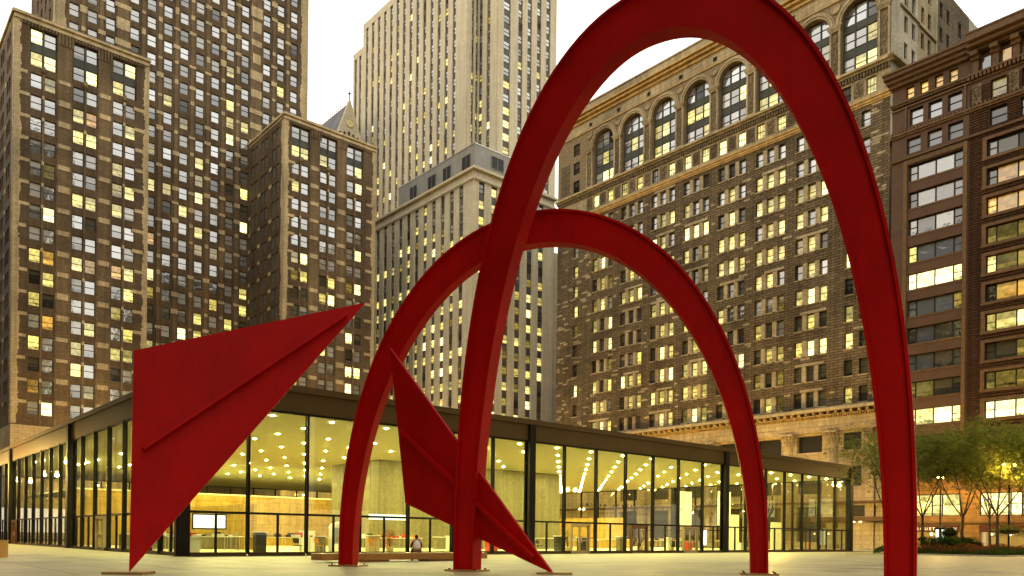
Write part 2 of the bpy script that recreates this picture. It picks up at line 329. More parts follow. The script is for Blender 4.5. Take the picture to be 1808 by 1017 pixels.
def obj(name, me, parent=None, loc=None, rz=None, kind=None):
    o = bpy.data.objects.new(name, me); C.objects.link(o)
    if parent: o.parent = parent
    if loc is not None: o.location = loc
    if rz is not None: o.rotation_euler = (0, 0, rz)
    if kind: o['kind'] = kind
    return o
def tag(o, label, cat=None, group=None):
    o['label'] = label
    if cat: o['category'] = cat
    if group: o['group'] = group
    return o
def empty(name, p, q, z, label, cat, group=None, rz=ANG):
    o = obj(name, None, None, W(p, q, z), rz); return tag(o, label, cat, group)
UNIT = {}
def unit_box(m):
    if m.name not in UNIT:
        b = MB(); b.box(-.5, .5, -.5, .5, -.5, .5); UNIT[m.name] = b.mesh('block_'+m.name, m)
    return UNIT[m.name]
def pieces(name, root, boxes, m, limit=300):
    """boxes (x0,x1,y0,y1,z0,z1) in root coordinates: the largest as objects sharing one mesh, the rest joined"""
    mw = root.matrix_basis
    def key(b):
        c = mw @ Vector(((b[0]+b[1])/2, (b[2]+b[3])/2, (b[4]+b[5])/2)); x, y = px_of(c)
        inf = -30 < x < 1840 and -30 < y < 1030
        return -(max(b[1]-b[0], b[3]-b[2])*(b[5]-b[4]))/max(c.y, 1)**2 + (0 if inf else 1e3)
    boxes = sorted(boxes, key=key); me = unit_box(m)
    for b in boxes[:limit]:
        o = obj(name, me, root, ((b[0]+b[1])/2, (b[2]+b[3])/2, (b[4]+b[5])/2)); o.scale = (b[1]-b[0], b[3]-b[2], b[5]-b[4])
    if len(boxes) > limit:
        k = MB()
        for b in boxes[limit:]: k.box(*b)
        k.build(name+'_mass', m, root, kind='stuff')
def cpos(face, off, u, n, z): return (u, off-n, z) if face == 'A' else (off-n, u, z)
def cbox(face, off, u0, u1, n0, n1, z0, z1):   # box on a facade: u range, outward n range
    if face == 'A': return (u0, u1, off-n1, off-n0, z0, z1)
    return (off-n1, off-n0, u0, u1, z0, z1)
def facade(name, root, face, off, u0, u1, z0, z1, ops, mats, cell=None, depth=0.35, eu=(), ez=()):
    us = sorted(set([u0, u1]+[round(v, 3) for o in ops for v in o[:2]]+[e for e in eu if u0 < e < u1]))
    zs = sorted(set([z0, z1]+[round(v, 3) for o in ops for v in o[2:4]]+[e for e in ez if z0 < e < z1]))
    us = [u for u in us if u0 <= u <= u1]; zs = [z for z in zs if z0 <= z <= z1]
    b = MB(); vid = {}
    def vi(u, z):
        if (u, z) not in vid: vid[(u, z)] = len(b.v); b.v.append(cpos(face, off, u, 0, z))
        return vid[(u, z)]
    import bisect
    solid = [[0]*(len(us)-1) for _ in range(len(zs)-1)]
    for o in ops:
        a0 = bisect.bisect_left(us, round(o[0], 3)); a1 = bisect.bisect_left(us, round(o[1], 3))
        c0 = bisect.bisect_left(zs, round(o[2], 3)); c1 = bisect.bisect_left(zs, round(o[3], 3))
        for c in range(c0, min(c1, len(zs)-1)):
            for a in range(a0, min(a1, len(us)-1)): solid[c][a] = 1
    for c in range(len(zs)-1):
        for a in range(len(us)-1):
            if solid[c][a]: continue
            m = cell((us[a]+us[a+1])/2, (zs[c]+zs[c+1])/2) if cell else 0
            b.f.append((vi(us[a], zs[c]), vi(us[a+1], zs[c]), vi(us[a+1], zs[c+1]), vi(us[a], zs[c+1]))); b.mi.append(m)
    for o in ops:
        a0, a1, c0, c1 = o[:4]; dd = o[4] if len(o) > 4 else depth
        p = lambda u, n, z: cpos(face, off, u, n, z)
        for (x, y) in (((a0, c0), (a1, c0)), ((a1, c0), (a1, c1)), ((a1, c1), (a0, c1)), ((a0, c1), (a0, c0))):
            m = cell((x[0]+y[0])/2, (x[1]+y[1])/2) if (cell and x[0] == y[0]) else 0
            b.quad(p(x[0], 0, x[1]), p(y[0], 0, y[1]), p(y[0], -dd, y[1]), p(x[0], -dd, x[1]), m)
    return b.build(name, mats, root)
# window meshes
WM = {}
def win_boxes(w, h, style):
    t = 0.07; bx = [(-w/2, -w/2+t, -.04, .06, -h/2, h/2), (w/2-t, w/2, -.04, .06, -h/2, h/2),
          (-w/2+t, w/2-t, -.04, .06, h/2-t, h/2), (-w/2+t, w/2-t, -.04, .06, -h/2, -h/2+t)]
    if style in ('sash', 'grid'): bx.append((-w/2+t, w/2-t, -.06, .05, -0.045, 0.045))
    if style == 'grid':
        for k in (-1, 1):
            bx.append((k*w/6-.02, k*w/6+.02, -.03, .04, -h/2+t, -.045)); bx.append((k*w/6-.02, k*w/6+.02, -.03, .04, .045, h/2-t))
    if style == 'ribbon': pass
    return bx
def wmesh(w, h, style, fm):
    k = (round(w, 2), round(h, 2), style, fm)
    if k not in WM:
        b = MB(); [b.box(*x) for x in win_boxes(w, h, style)]
        me = b.mesh('window_mesh', M[fm]); WM[k] = me
    return WM[k]
PM = {}
def pmesh(w, h, pk):
    k = (round(w, 2), round(h, 2), pk)
    if k not in PM:
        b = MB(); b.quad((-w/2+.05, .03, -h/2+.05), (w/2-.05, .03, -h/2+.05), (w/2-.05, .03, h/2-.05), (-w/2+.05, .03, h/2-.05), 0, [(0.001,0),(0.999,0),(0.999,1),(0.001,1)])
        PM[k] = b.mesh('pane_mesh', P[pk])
    return PM[k]
def place_windows(root, wins, limit=300, fm='frame'):
    """wins: (face, off, u, z, w, h, style, pane, depth)"""
    mw = root.matrix_basis
    def key(x):
        c = mw @ Vector(cpos(x[0], x[1], x[2], 0, x[3])); a, b = px_of(c)
        inf = -20 < a < 1830 and -20 < b < 980
        return -(x[4]*x[5])/max(c.y, 1)**2 + (0 if inf else 1e3)
    wins = sorted(wins, key=key)
    for (face, off, u, z, w_, h, st, pk, dp) in wins[:limit]:
        r = 0 if face == 'A' else -pi/2
        o = obj('window', wmesh(w_, h, st, fm), root, cpos(face, off, u, -dp, z), r)
        obj('pane', pmesh(w_, h, pk), o)
    rest = wins[limit:]
    if rest:
        fb = MB(); pb = MB(); kinds = sorted(set(r[7] for r in rest))
        for i, (face, off, u, z, w_, h, st, pk, dp) in enumerate(rest):
            for (a0, a1, n0, n1, c0, c1) in win_boxes(w_, h, st)[:5]:
                if face == 'A': fb.box(u+a0, u+a1, off+dp+n0, off+dp+n1, z+c0, z+c1)
                else: fb.box(off+dp+n0, off+dp+n1, u-a1, u-a0, z+c0, z+c1)
            nn = -dp-.03; f = lambda a, c: cpos(face, off, u+a, nn, z+c)
            a, c = w_/2-.05, h/2-.05; k = i+1
            pb.quad(f(-a, -c), f(a, -c), f(a, c), f(-a, c), kinds.index(pk), [(k+.001,0),(k+.999,0),(k+.999,1),(k+.001,1)])
        fb.build('window_mass', M[fm], root, kind='stuff'); pb.build('pane_mass', [P[k] for k in kinds], root, kind='stuff')
def pick(tbl):
    r = random.random()*sum(t[1] for t in tbl)
    for k, p_ in tbl:
        r -= p_
        if r <= 0: return k
    return tbl[-1][0]
#=================================================================== THE GROUND
g = MB(); g.quad((-2500, -2500, -0.012), (2500, -2500, -0.012), (2500, 2500, -0.012), (-2500, 2500, -0.012)); o = g.build('ground', M['asphalt']); o['kind'] = 'structure'
PZ = obj('plaza', None, None, W(0, 0, 0), ANG); 
g = MB(); g.quad((-70, -75, -0.006), (98, -75, -0.006), (98, 121.3, -0.006), (-70, 121.3, -0.006)); PZ.data if False else None
bpy.data.objects.remove(PZ)
PZ = g.build('plaza', M['joint']); PZ.location = W(0, 0, 0); PZ.rotation_euler = (0, 0, ANG); PZ['kind'] = 'structure'
slabs = []
sw = 1.83
for i in range(-12, 53):
    for j in range(-6, 24):
        p0 = i*sw+0.24; q0_ = j*sw+0.55
        if q0_+sw > 44.4 and p0+sw > 14.9: continue
        c = W(p0+sw/2, q0_+sw/2); x, y = px_of(c)
        if c.y < 12 or x < -260 or x > 2100: continue
        z1 = 0.004+random.uniform(-.0015, .0015)
        slabs.append((p0+.011, p0+sw-.011, q0_+.011, q0_+sw-.011, -0.0055, z1))
for i in range(-12, 8):
    for j in range(24, 66):
        p0 = i*sw+0.24; q0_ = j*sw+0.55
        if p0+sw > 14.9: continue
        c = W(p0+sw/2, q0_+sw/2); x, y = px_of(c)
        if x < -100: continue
        slabs.append((p0+.006, p0+sw-.006, q0_+.006, q0_+sw-.006, -0.0055, 0.004))
def slab_pieces():
    mw = PZ.matrix_basis
    slabs.sort(key=lambda b: (lambda c: c.y if (c.y > 20 and -60 < px_of(c)[0] < 1870) else 1e4+c.y)(mw @ Vector(((b[0]+b[1])/2, (b[2]+b[3])/2, 0))))
    me = unit_box(M['paver'])
    for b in slabs[:300]:
        o = obj('paving_slab', me, PZ, ((b[0]+b[1])/2, (b[2]+b[3])/2, (b[4]+b[5])/2)); o.scale = (b[1]-b[0], b[3]-b[2], b[5]-b[4])
    k = MB()
    for b in slabs[300:]: k.box(*b)
    k.build('paving_slab_mass', M['paver'], PZ, kind='stuff')
PZ.matrix_basis = Matrix.Translation(W(0, 0, 0)) @ Matrix.Rotation(ANG, 4, 'Z')
slab_pieces()
def strip(name, p0, p1, q0_, q1, z0, z1, m):
    b = MB(); b.box(p0, p1, q0_, q1, z0, z1); o = b.build(name, m); o.rotation_euler = (0, 0, ANG); o['kind'] = 'structure'; return o
strip('pavement', 104.5, 106.4, -60, 140, -0.01, 0.1, M['walk'])
strip('pavement', 100.6, 104.5, -60, 140, -0.01, 0.104, M['walk'])
strip('pavement', 106.4, 117, 52, 118, -0.01, 0.1, M['walk'])
strip('pavement', 0, 100, 150, 156.4, -0.01, 0.1, M['walk'])
#=================================================================== POST OFFICE (glass pavilion)
PO = empty('glass_pavilion', 14.884, 44.476, 0, 'single-storey black steel and glass post office with glowing yellow lobby', 'building')
LX = 76.9; H = 10.2; SOF = 8.56; TR = 2.47; MOD = LX/21
# roof
b = MB(); b.box(-.25, LX+.25, -.25, LX+.25, H-.42, H-.1); b.box(-.05, LX+.05, -.05, LX+.05, H-.1, H); b.build('roof', M['fascia'], PO)
b = MB(); b.box(.7, LX-.7, .7, LX-.7, SOF+.1, H-.43); b.build('roof_slab', M['steel'], PO)
CE = MB(); CE.box(.36, LX-.36, .36, LX-.36, SOF, SOF+.09); CE = CE.build('ceiling', M['plaster'], PO)
b = MB(); b.box(.1, LX-.1, .1, LX-.1, -0.01, 0.06); b.build('floor', M['terrazzo'], PO)
# sides: transforms of one side built four times. side k: (origin, direction)
def sidebox(k, u0, u1, n0, n1, z0, z1):     # n outward positive
    if k == 0: return (u0, u1, -n1, -n0, z0, z1)
    if k == 1: return (-n1, -n0, u0, u1, z0, z1)
    if k == 2: return (u0, u1, LX+n0, LX+n1, z0, z1)
    return (LX+n0, LX+n1, u0, u1, z0, z1)
colbx = []; mulb = []; halfb = []; transb = []; sillb = []; fasb = []; panes_u = []; panes_l = []; headb = []
doors = {0: {8: 'plain', 10: 'double', 12: 'plain'}, 1: {4: 'plain', 13: 'double'}, 2: {}, 3: {}}
for k in range(4):
    for c in range(4):
        u = c*LX/3
        for (a0, a1, n0, n1) in ((-.3, .3, .10, .34), (-.06, .06, -.2, .10), (-.3, .3, -.32, -.2)):
            if c in (0, 3) and n0 >= .10 and k in (1, 3): a0, a1 = (-.06 if c == 0 else -.3), (.3 if c == 0 else .06)
            colbx.append(sidebox(k, u+a0, u+a1, n0, n1, 0.0, H-.43 if n0 > 0 else SOF))
    for i in range(21):
        u0 = i*MOD; u1 = u0+MOD; g0 = .07; 
        l = u0+(.32 if i % 7 == 0 else .075); r = u1-(.32 if i % 7 == 6 else .075)
        if i % 7: mulb += [sidebox(k, u0-.07, u0+.07, .05, .16, 0.1, SOF-.02), sidebox(k, u0-.025, u0+.025, -.09, .05, 0.1, SOF-.02), sidebox(k, u0-.07, u0+.07, -.13, -.09, 0.1, SOF-.02)]
        panes_u.append(sidebox(k, l, r, -.012, .012, TR+.06, SOF-.1))
        transb.append(sidebox(k, l, r, -.07, .07, TR-.07, TR+.06))
        d = doors[k].get(i)
        um = (u0+u1)/2
        if d is None:
            sillb.append(sidebox(k, l, r, -.09, .09, 0.0, .22))
            halfb.append(sidebox(k, um-.05, um+.05, -.07, .07, .22, TR-.07))
            panes_l += [sidebox(k, l, um-.052, -.012, .012, .22, TR-.07), sidebox(k, um+.052, r, -.012, .012, .22, TR-.07)]
        else:
            w0 = um-.95; w1 = um+.95
            sillb += [sidebox(k, l, w0-.1, -.09, .09, 0.0, .22), sidebox(k, w1+.1, r, -.09, .09, 0.0, .22)]
            panes_l += [sidebox(k, l, w0-.1, -.012, .012, .22, TR-.07), sidebox(k, w1+.1, r, -.012, .012, .22, TR-.07)]
            fm = M['doorb'] if d == 'double' else M['brass']
            x = MB(); 
            for bx in ((w0-.1, w0, .0, TR-.07), (w1, w1+.1, .0, TR-.07), (w0, w1, TR-.22, TR-.07)): x.box(*sidebox(k, bx[0], bx[1], -.12, .18, bx[2], bx[3]))
            dr = x.build('door', fm, PO)
            x = MB()
            for (a0, a1) in ((w0, um), (um, w1)):
                for bx in ((a0+.01, a0+.1, .02, TR-.24), (a1-.1, a1-.01, .02, TR-.24), (a0+.1, a1-.1, .02, .25), (a0+.1, a1-.1, TR-.36, TR-.24), (a0+.1, a1-.1, 1.0, 1.08)): x.box(*sidebox(k, bx[0], bx[1], -.03, .03, bx[2], bx[3]))
            x.build('door_leaf', fm, dr)
            x = MB(); x.box(*sidebox(k, w0+.1, um-.1, -.01, .01, .25, TR-.36)); x.box(*sidebox(k, um+.1, w1-.1, -.01, .01, .25, TR-.36)); x.build('door_glass', M['glass'], dr)
            x = MB(); x.box(*sidebox(k, um-.2, um-.16, .05, .1, .85, 1.25)); x.box(*sidebox(k, um+.16, um+.2, .05, .1, .85, 1.25)); x.build('handle', M['chrome'], dr)
    for c in range(3):
        headb.append(sidebox(k, c*LX/3+.3, (c+1)*LX/3-.3, -.1, .1, SOF-.1, SOF+.03))
        fasb.append(sidebox(k, c*LX/3+(.3 if not (k in (1, 3) and c == 0) else .3), (c+1)*LX/3-.3, .0, .12, SOF+.03, H-.43))
def vis_pieces(name, bxs, m, limit=300): pieces(name, PO, bxs, m, limit)
def join_each(name, groups, m):
    for gset in groups:
        x = MB(); [x.box(*v) for v in gset]; x.build(name, m, PO)
join_each('column', [colbx[i:i+3] for i in range(0, len(colbx), 3)], M['steel'])
join_each('mullion', [mulb[i:i+3] for i in range(0, len(mulb), 3)], M['steel'])
vis_pieces('half_mullion', halfb, M['steel']); vis_pieces('transom', transb, M['steel']); vis_pieces('sill', sillb, M['fascia'])
vis_pieces('fascia_panel', fasb, M['fascia']); vis_pieces('head_rail', headb, M['steel'])
vis_pieces('glass_pane', panes_u+panes_l, M['glass'], 300)
# downlights as part of the ceiling
dl = MB(); dl.lathe([(0.001, 0), (.11, 0)], 10); dlm = dl.mesh('downlight_disc', M['down'])
rg = MB(); rg.lathe([(.11, -.0), (.15, -.03), (.15, .03), (.11, .03)], 12); rgm = rg.mesh('downlight_ring', M['white'])
cnt = 0
for i in range(19):
    for j in range(13):
        x = 1.9+i*4.06; y = 1.9+j*4.06
        if 25.2 < x < 49.9 and 21 < y < 30.6: continue
        obj('downlight', dlm, CE, (x, y, SOF-.012)); cnt += 1
# stone service core and oak partition
b = MB(); b.box(25.4, 49.7, 21.2, 30.5, .06, SOF); b.build('stone_core', M['core'], PO)
b = MB(); b.box(2.5, 58, 36.0, 36.25, .06, 5.2); b.build('oak_partition', M['wood'], PO)
b = MB(); b.box(62, 62.25, 22.0, 60, .06, 3.9); b.build('oak_partition', M['wood'], PO)
b = MB(); b.box(2.5, 62, 36.26, 60, 5.2, 5.35); b.build('mezzanine_floor', M['plaster'], PO)
b = MB(); b.box(10, 10.2, 14.0, 35, .06, 3.6); b.build('oak_partition', M['wood'], PO)
for (x0, y0, wd, z0, z1) in ((64.5, 9.0, 3.2, .06, 4.2), (68.6, 12.5, 2.6, 3.0, 7.2), (71.6, 7.0, 2.2, .06, 3.4), (60.0, 12.0, 2.4, 2.8, 6.8)):
    b = MB(); b.box(x0, x0+wd, y0, y0+.15, z0, z1); b.build('cream_partition', M['plaster'], PO)
# lettering on the glass
def text_obj(s, size, parent, loc, rot, m, name='lettering', ext=0.006, sp=1.0, align='LEFT'):
    cu = bpy.data.curves.new(name, 'FONT'); cu.body = s; cu.size = size; cu.extrude = ext; cu.offset = size*.045; cu.space_character = sp; cu.align_x = align
    t = bpy.data.objects.new('t', cu); C.objects.link(t); dg = bpy.context.evaluated_depsgraph_get()
    me = bpy.data.meshes.new_from_object(t.evaluated_get(dg)); bpy.data.objects.remove(t)
    me.materials.clear(); me.materials.append(m)
    o = obj(name, me, parent, loc); o.rotation_euler = rot; return o
def fit_text(s, size, parent, u0, u1, n, z, m, name='lettering', face='A', off=0.0):
    cu = bpy.data.curves.new(name, 'FONT'); cu.body = s; cu.size = size; cu.extrude = 0.008
    def width(sp):
        cu.space_character = sp; t = bpy.data.objects.new('t', cu); C.objects.link(t); bpy.context.view_layer.update(); wd = t.dimensions.x; bpy.data.objects.remove(t); return wd
    a = width(1.0); b_ = width(2.0); need = abs(u1-u0); sp = max(0.6, 1+(need-a)/max(b_-a, .001))
    rot = (pi/2, 0, 0) if face == 'A' else (pi/2, 0, -pi/2)
    return text_obj(s, size, parent, cpos(face, off, u0, n, z), rot, m, name, 0.008, sp)
fit_text('UNITED STATES POST OFFICE', 0.32, PO, 31.3, 44.6, -0.06, 3.86, M['black'])
fit_text('LOOP STATION CHICAGO ILLINOIS', 0.22, PO, 33.2, 42.6, -0.06, 3.28, M['black'])
#--------------------------------------------------------------- helpers for facades with repeated rows
LITB = [('sky', 36), ('sky2', 22), ('lit', 14), ('bright', 7), ('dark', 12), ('dim', 6), ('amber', 3)]
def rowmood(tbl, k=1.0):
    t = dict(tbl)
    r = random.random()
    if r < .2: t['lit'] = t.get('lit', 5)*3; t['bright'] = t.get('bright', 3)*2
    elif r < .35: t['dark'] = t.get('dark', 5)*2.5
    return list(t.items())
def quoins(root, face, off, u_edge, dirn, z0, z1, base, jag, stepz=.42):
    b = MB(); z = z0; ph = random.random()*6
    while z < z1:
        w_ = base + jag*(0.5+0.5*(sin(z*0.55+ph)*.5+sin(z*1.37+ph)*.3+sin(z*.21)*.2)) + random.uniform(-.13, .13)
        a, c = (u_edge, u_edge+w_) if dirn > 0 else (u_edge-w_, u_edge)
        b.box(*cbox(face, off, a, c, 0.0, 0.05+random.random()*.02, z, min(z+stepz-.02, z1))); z += stepz
    return b.build('quoin_mass', M['cream'], root, kind='stuff')
#=================================================================== BANKERS-type brown brick tower (left)
BK = empty('brown_brick_skyscraper', 23.944, 156.668, 0, 'brown brick skyscraper with cream stone bands, two forward wings and a taller slab behind', 'building')
TOPW = 89.6; wins = []
wrows = [86.3, 82.45]+[78.7-3.745*k for k in range(16)]
Pc = [4.35, 10.9, 17.35]
def wing(u_off, cols, width, first):
    ops = []; 
    for c in cols:
        ops.append((u_off+c-2.05, u_off+c+2.05, 81.15, 87.65, .55))
        for i, z in enumerate(wrows):
            for s in (-1.05, 1.05):
                pk = pick(moods[i])
                if i < 2:
                    wins.append(('A', 0, u_off+c+s*.97, z, 1.78, 2.35, 'sash', pk if pk != 'dark' else 'sky', .42))
                else:
                    ops.append((u_off+c+s-.85, u_off+c+s+.85, z-1.2, z+1.2)); wins.append(('A', 0, u_off+c+s, z, 1.7, 2.4, 'sash', pk, .26))
    piers = [(cols[i]+cols[i+1])/2 for i in range(len(cols)-1)]
    def cell(u, z):
        u -= u_off
        if z > 88.6: return 2
        if z < 19.6 and first: return 2
        for p_ in piers:
            if abs(u-p_) < 1.15: return 1
        return 0
    eu = [u_off+p_+s*1.12 for p_ in piers for s in (-1, 1)]
    facade('wall', BK, 'A', 0, u_off, u_off+width, 0, TOPW, ops, [M['brick'], M['brick_pier'], M['cream']], cell, eu=eu, ez=(19.5, 88.7))
    for c in cols:
        b = MB(); b.box(*cbox('A', 0, u_off+c-2.05, u_off+c+2.05, -.56, -.5, 81.15, 87.65)); b.box(*cbox('A', 0, u_off+c-.12, u_off+c+.12, -.5, -.2, 81.15, 87.65)); b.box(*cbox('A', 0, u_off+c-2.04, u_off+c+2.04, -.5, -.36, 83.7, 85.05)); b.build('dark_spandrel', M['green'], BK)
        b = MB(); b.lathe([(.02, 80.1), (.35, 80.4), (.42, 80.75), (.3, 81.1), (.34, 81.3), (.02, 81.5)], 10, (u_off+c, -.1)); b.build('stone_urn', M['orn'], BK)
    # thin engaged ribs between the windows of a pair and beside each pier
    rib = []
    for c in cols: rib.append(cbox('A', 0, u_off+c-.14, u_off+c+.14, 0, .12, 19.6, 80.0))
    for p_ in piers: rib += [cbox('A', 0, u_off+p_-1.1, u_off+p_-.9, 0, .1, 19.6, 87.6), cbox('A', 0, u_off+p_+.9, u_off+p_+1.1, 0, .1, 19.6, 87.6)]
    pieces('brick_rib', BK, rib, M['brick_pier'])
    # cream bands on piers, one per floor
    for z in wrows[2:]:
        for p_ in piers:
            if random.random() < .93: bands.append(cbox('A', 0, u_off+p_-1.13, u_off+p_+1.13, 0, .09, z+.75+random.uniform(-.15, .15), z+1.6+random.uniform(-.15, .2)))
        for c in cols:
            if random.random() < .45: bands.append(cbox('A', 0, u_off+c-.2, u_off+c+.2, .0, .15, z+.8, z+1.4))
        bands.append(cbox('A', 0, u_off+.8, u_off+2.3+random.uniform(-.4, .2), 0, .045, z+.7, z+1.25)); bands.append(cbox('A', 0, u_off+width-2.6+random.uniform(-.2, .4), u_off+width-.8, 0, .045, z+.6, z+1.2))
    # corbel table under the coping
    cb = []
    k = 0.9
    while k < width-.9:
        near = any(abs(k-p_) < 1.3 for p_ in piers)
        cb.append(cbox('A', 0, u_off+k, u_off+k+.3, 0, .18, 86.3 if near else 87.75, 88.3)); k += .52
    pieces('corbel', BK, cb, M['brick_pier'])
    bx = [cbox('A', 0, u_off-.2, u_off+width+.2, -.6, .35, TOPW-.45, TOPW), cbox('A', 0, u_off, u_off+width, 0, .22, 88.3, 88.7)]
    pieces('coping', BK, bx, M['cream'])
    quoins(BK, 'A', 0, u_off, 1, 19.7, 88.2, .8, .35); quoins(BK, 'A', 0, u_off+width, -1, 19.7, 88.2, .7, .4)
bands = []
moods = [rowmood(LITB) for _ in wrows]; moods[0] = [('sky', 3), ('bright', 3)]; moods[1] = [('bright', 2), ('sky', 2), ('lit', 1)]; moods[7] = [('lit', 5), ('sky', 3)]; moods[10] = [('amber', 3), ('lit', 2)]
wing(0, Pc, 21.6, True)
moods = [rowmood(LITB) for _ in wrows]; moods[0] = [('sky', 1)]; moods[1] = [('sky', 3), ('lit', 2)]
wing(48.4, [c-.4 for c in (4.1, 10.6, 17.1)][0:3], 22.0, True)
# left side face and inner side of the right wing
def side(off, u1, cols):
    ops = []
    for c in cols:
        for i, z in enumerate(wrows):
            for s in (-1.0, 1.0):
                pk = pick(moods[i]); ops.append((c+s-.8, c+s+.8, z-1.2, z+1.2)); wins.append(('B', off, c+s, z, 1.6, 2.4, 'sash', pk, .26))
        for z in wrows[2:]:
            if random.random() < .8: bands.append(cbox('B', off, c+1.9, c+3.2, 0, .06, z+.8, z+1.5))
    facade('wall', BK, 'B', off, 0, u1, 0, TOPW, ops, [M['brick'], M['brick_pier'], M['cream']], lambda u, z: 2 if z > 88.6 or z < 19.5 else 0, ez=(19.5, 88.7))
    quoins(BK, 'B', off, 0, 1, 19.7, 88.2, .9, .8)
    pieces('coping', BK, [cbox('B', off, -.2, u1, -.6, .35, TOPW-.45, TOPW)], M['cream'])
side(0, 44, [5.2, 11.6, 18, 24.4, 30.8, 37.2]); 
moods = [rowmood([('dark', 45), ('dim', 14), ('sky2', 12), ('lit', 16), ('bright', 6)]) for _ in wrows]
side(48.4, 18, [4.2, 10.0, 15.2])
# wing roofs and hidden sides
b = MB(); b.box(.5, 21.4, .5, 43.8, 0.1, TOPW-.3); b.box(48.6, 70.2, .5, 43.8, .1, TOPW-.3); b.build('wing_core', M['roofing'], BK)
# tall slab behind, 18 m further back
tcols = [12.74, 16.05, 19.35]+[23.95+3.33*k for k in range(8)]+[52.3, 55.65, 58.95]
trows = [137.8-3.75*k for k in range(31)]
ops = []; tm = [rowmood(LITB) for _ in trows]
for i, z in enumerate(trows):
    for c in tcols:
        inner = 21.6 < c < 48.4
        if z < 89 and not inner: continue
        t = tm[i] if z < 100 else [('sky', 55), ('sky2', 30), ('lit', 3), ('dark', 5)]
        ops.append((c-.86, c+.86, z-1.22, z+1.22)); wins.append(('A', 18, c, z, 1.72, 2.44, 'sash', pick(t), .26))
facade('wall', BK, 'A', 18, 9.5, 62.4, 0, 141, ops, [M['brick'], M['brick_pier'], M['cream']], lambda u, z: 0)
tpiers = [(tcols[i]+tcols[i+1])/2 for i in range(len(tcols)-1)]
rib = []
for p_ in tpiers:
    hw = .35 if p_ not in (tpiers[2], tpiers[10]) else 1.1
    inner = 22 < p_ < 48
    rib.append(cbox('A', 18, p_-hw, p_+hw, 0, .14, 20 if inner else 89.7, 140))
    for z in trows:
        if z < 89 and not inner: continue
        if random.random() < .9:
            zz = z+random.uniform(-.5, .5)+.9; hh = random.uniform(.5, 1.0)*(1.5 if z > 104 and random.random() < .5 else 1)
            ww = hw+.3 if random.random() < .5 else hw+.02
            if hw > 1: ww = random.uniform(.9, 1.6); hh = random.uniform(.9, 2.6)
            bands.append(cbox('A', 18, p_-ww, p_+ww, 0, .2, zz-hh/2, zz+hh/2))
pieces('brick_rib', BK, rib, M['brick_pier'])
quoins(BK, 'A', 18, 9.5, 1, 89.7, 140.5, 1.5, .5); quoins(BK, 'A', 18, 62.4, -1, 89.7, 140.5, 1.5, .5); quoins(BK, 'A', 18, 20.8, 1, 98, 140.5, .5, 1.2); quoins(BK, 'A', 18, 48.6, 1, 94, 140.5, .5, 1.2)
pieces('stone_band', BK, bands, M['cream'])
sl = MB(); sl.box(9.7, 62.2, 18.4, 42, 0, 140.8); sl.build('tower_core', M['brick'], BK)
ops = []
for c in (5, 9, 13, 17):
    for z in trows[:13]: ops.append((18+c-.8, 18+c+.8, z-1.2, z+1.2)); wins.append(('B', 9.5, 18+c, z, 1.6, 2.4, 'sash', pick(LITB), .26))
facade('wall', BK, 'B', 9.5, 18, 42, 80, 141, ops, [M['brick']]); quoins(BK, 'B', 9.5, 18, 1, 89.7, 140.5, 1.5, .6)
place_windows(BK, wins)
#=================================================================== LIMESTONE TOWER (centre)
FT = empty('limestone_office_tower', 111.85, 142.62, 0, 'pale limestone tower with continuous piers above a lower block with grey ribbed penthouse', 'building')
wins = []; piers = []; walls = MB(); TR1 = (131.675-111.85, 171.77-142.62); TR2 = (135.98-111.85, 164.035-142.62)
def pierwall(face, off, u0, u1, z0, z1, cols, ww, rows, tbl, proud=.26, spmat='spandrel', wh=2.05, widths=None):
    widths = widths or [ww]*len(cols)
    b = MB(); b.box(*cbox(face, off, u0+.02, u1-.02, -.5, -.1, z0, z1-.05)); b.build('spandrel_wall', M[spmat], FT)
    edges = [u0]+[e for c, wd in sorted(zip(cols, widths)) for e in (c-wd/2, c+wd/2)]+[u1]
    for i in range(0, len(edges), 2):
        if edges[i+1]-edges[i] > .05: piers.append(cbox(face, off, edges[i], edges[i+1], -.1, proud, z0, z1-2.2))
    piers.append(cbox(face, off, u0-(.0 if face == 'A' else .0), u1, -.1, proud+.03, z1-2.2, z1))
    for z in rows:
        if not (z0+1 < z < z1-2.6): continue
        t = rowmood(tbl(z))
        for c, wd in zip(cols, widths): wins.append((face, off, c, z, wd, wh, 'sash', pick(t), .06))
podrow = [81.3-3.70*k for k in range(22)]
def podt(z): return [('lit', 30), ('bright', 12), ('sky', 30), ('dark', 12), ('dim', 14)] if z < 77 else [('sky', 5), ('dark', 2), ('lit', 2)]
def podl(z): return [('lit', 46), ('bright', 24), ('sky', 8), ('dark', 9), ('dim', 14)]
ptb = lambda z: podl(z) if z < 66 else podt(z)
pierwall('A', 0, 0, 25.1, 0, 85.0, [2.0+3.74*k for k in range(6)], 1.7, podrow, ptb)
pierwall('B', 0, 0, 62, 0, 85.0, [4.65+3.65*k for k in range(15)], 1.6, podrow, ptb)
pierwall('A', 1.5, 25.1, 30.6, 0, 73.0, [26.2, 28.6], .9, podrow, ptb, .3)
b = MB(); b.box(25.1, 30.5, 2.1, 40, 0, 72.6); b.build('strip_core', M['lime'], FT)
b = MB(); b.box(25.3, 33, 8, 38, 72.7, 84.0); b.build('rear_annex', M['spandrel'], FT)
b = MB(); b.box(.6, 25, .6, 61, 0, 84.6); b.build('podium_core', M['lime'], FT)
pieces('cornice', FT, [(-1.1, 25.6, -1.1, 61, 85.0, 85.45), (-.8, 25.4, -.8, 61, 85.45, 85.75), cbox('A', 0, -.75, 25.3, .6, .8, 82.9, 83.3), cbox('B', 0, -.6, 62, .6, .8, 82.9, 83.3)], M['lime'])
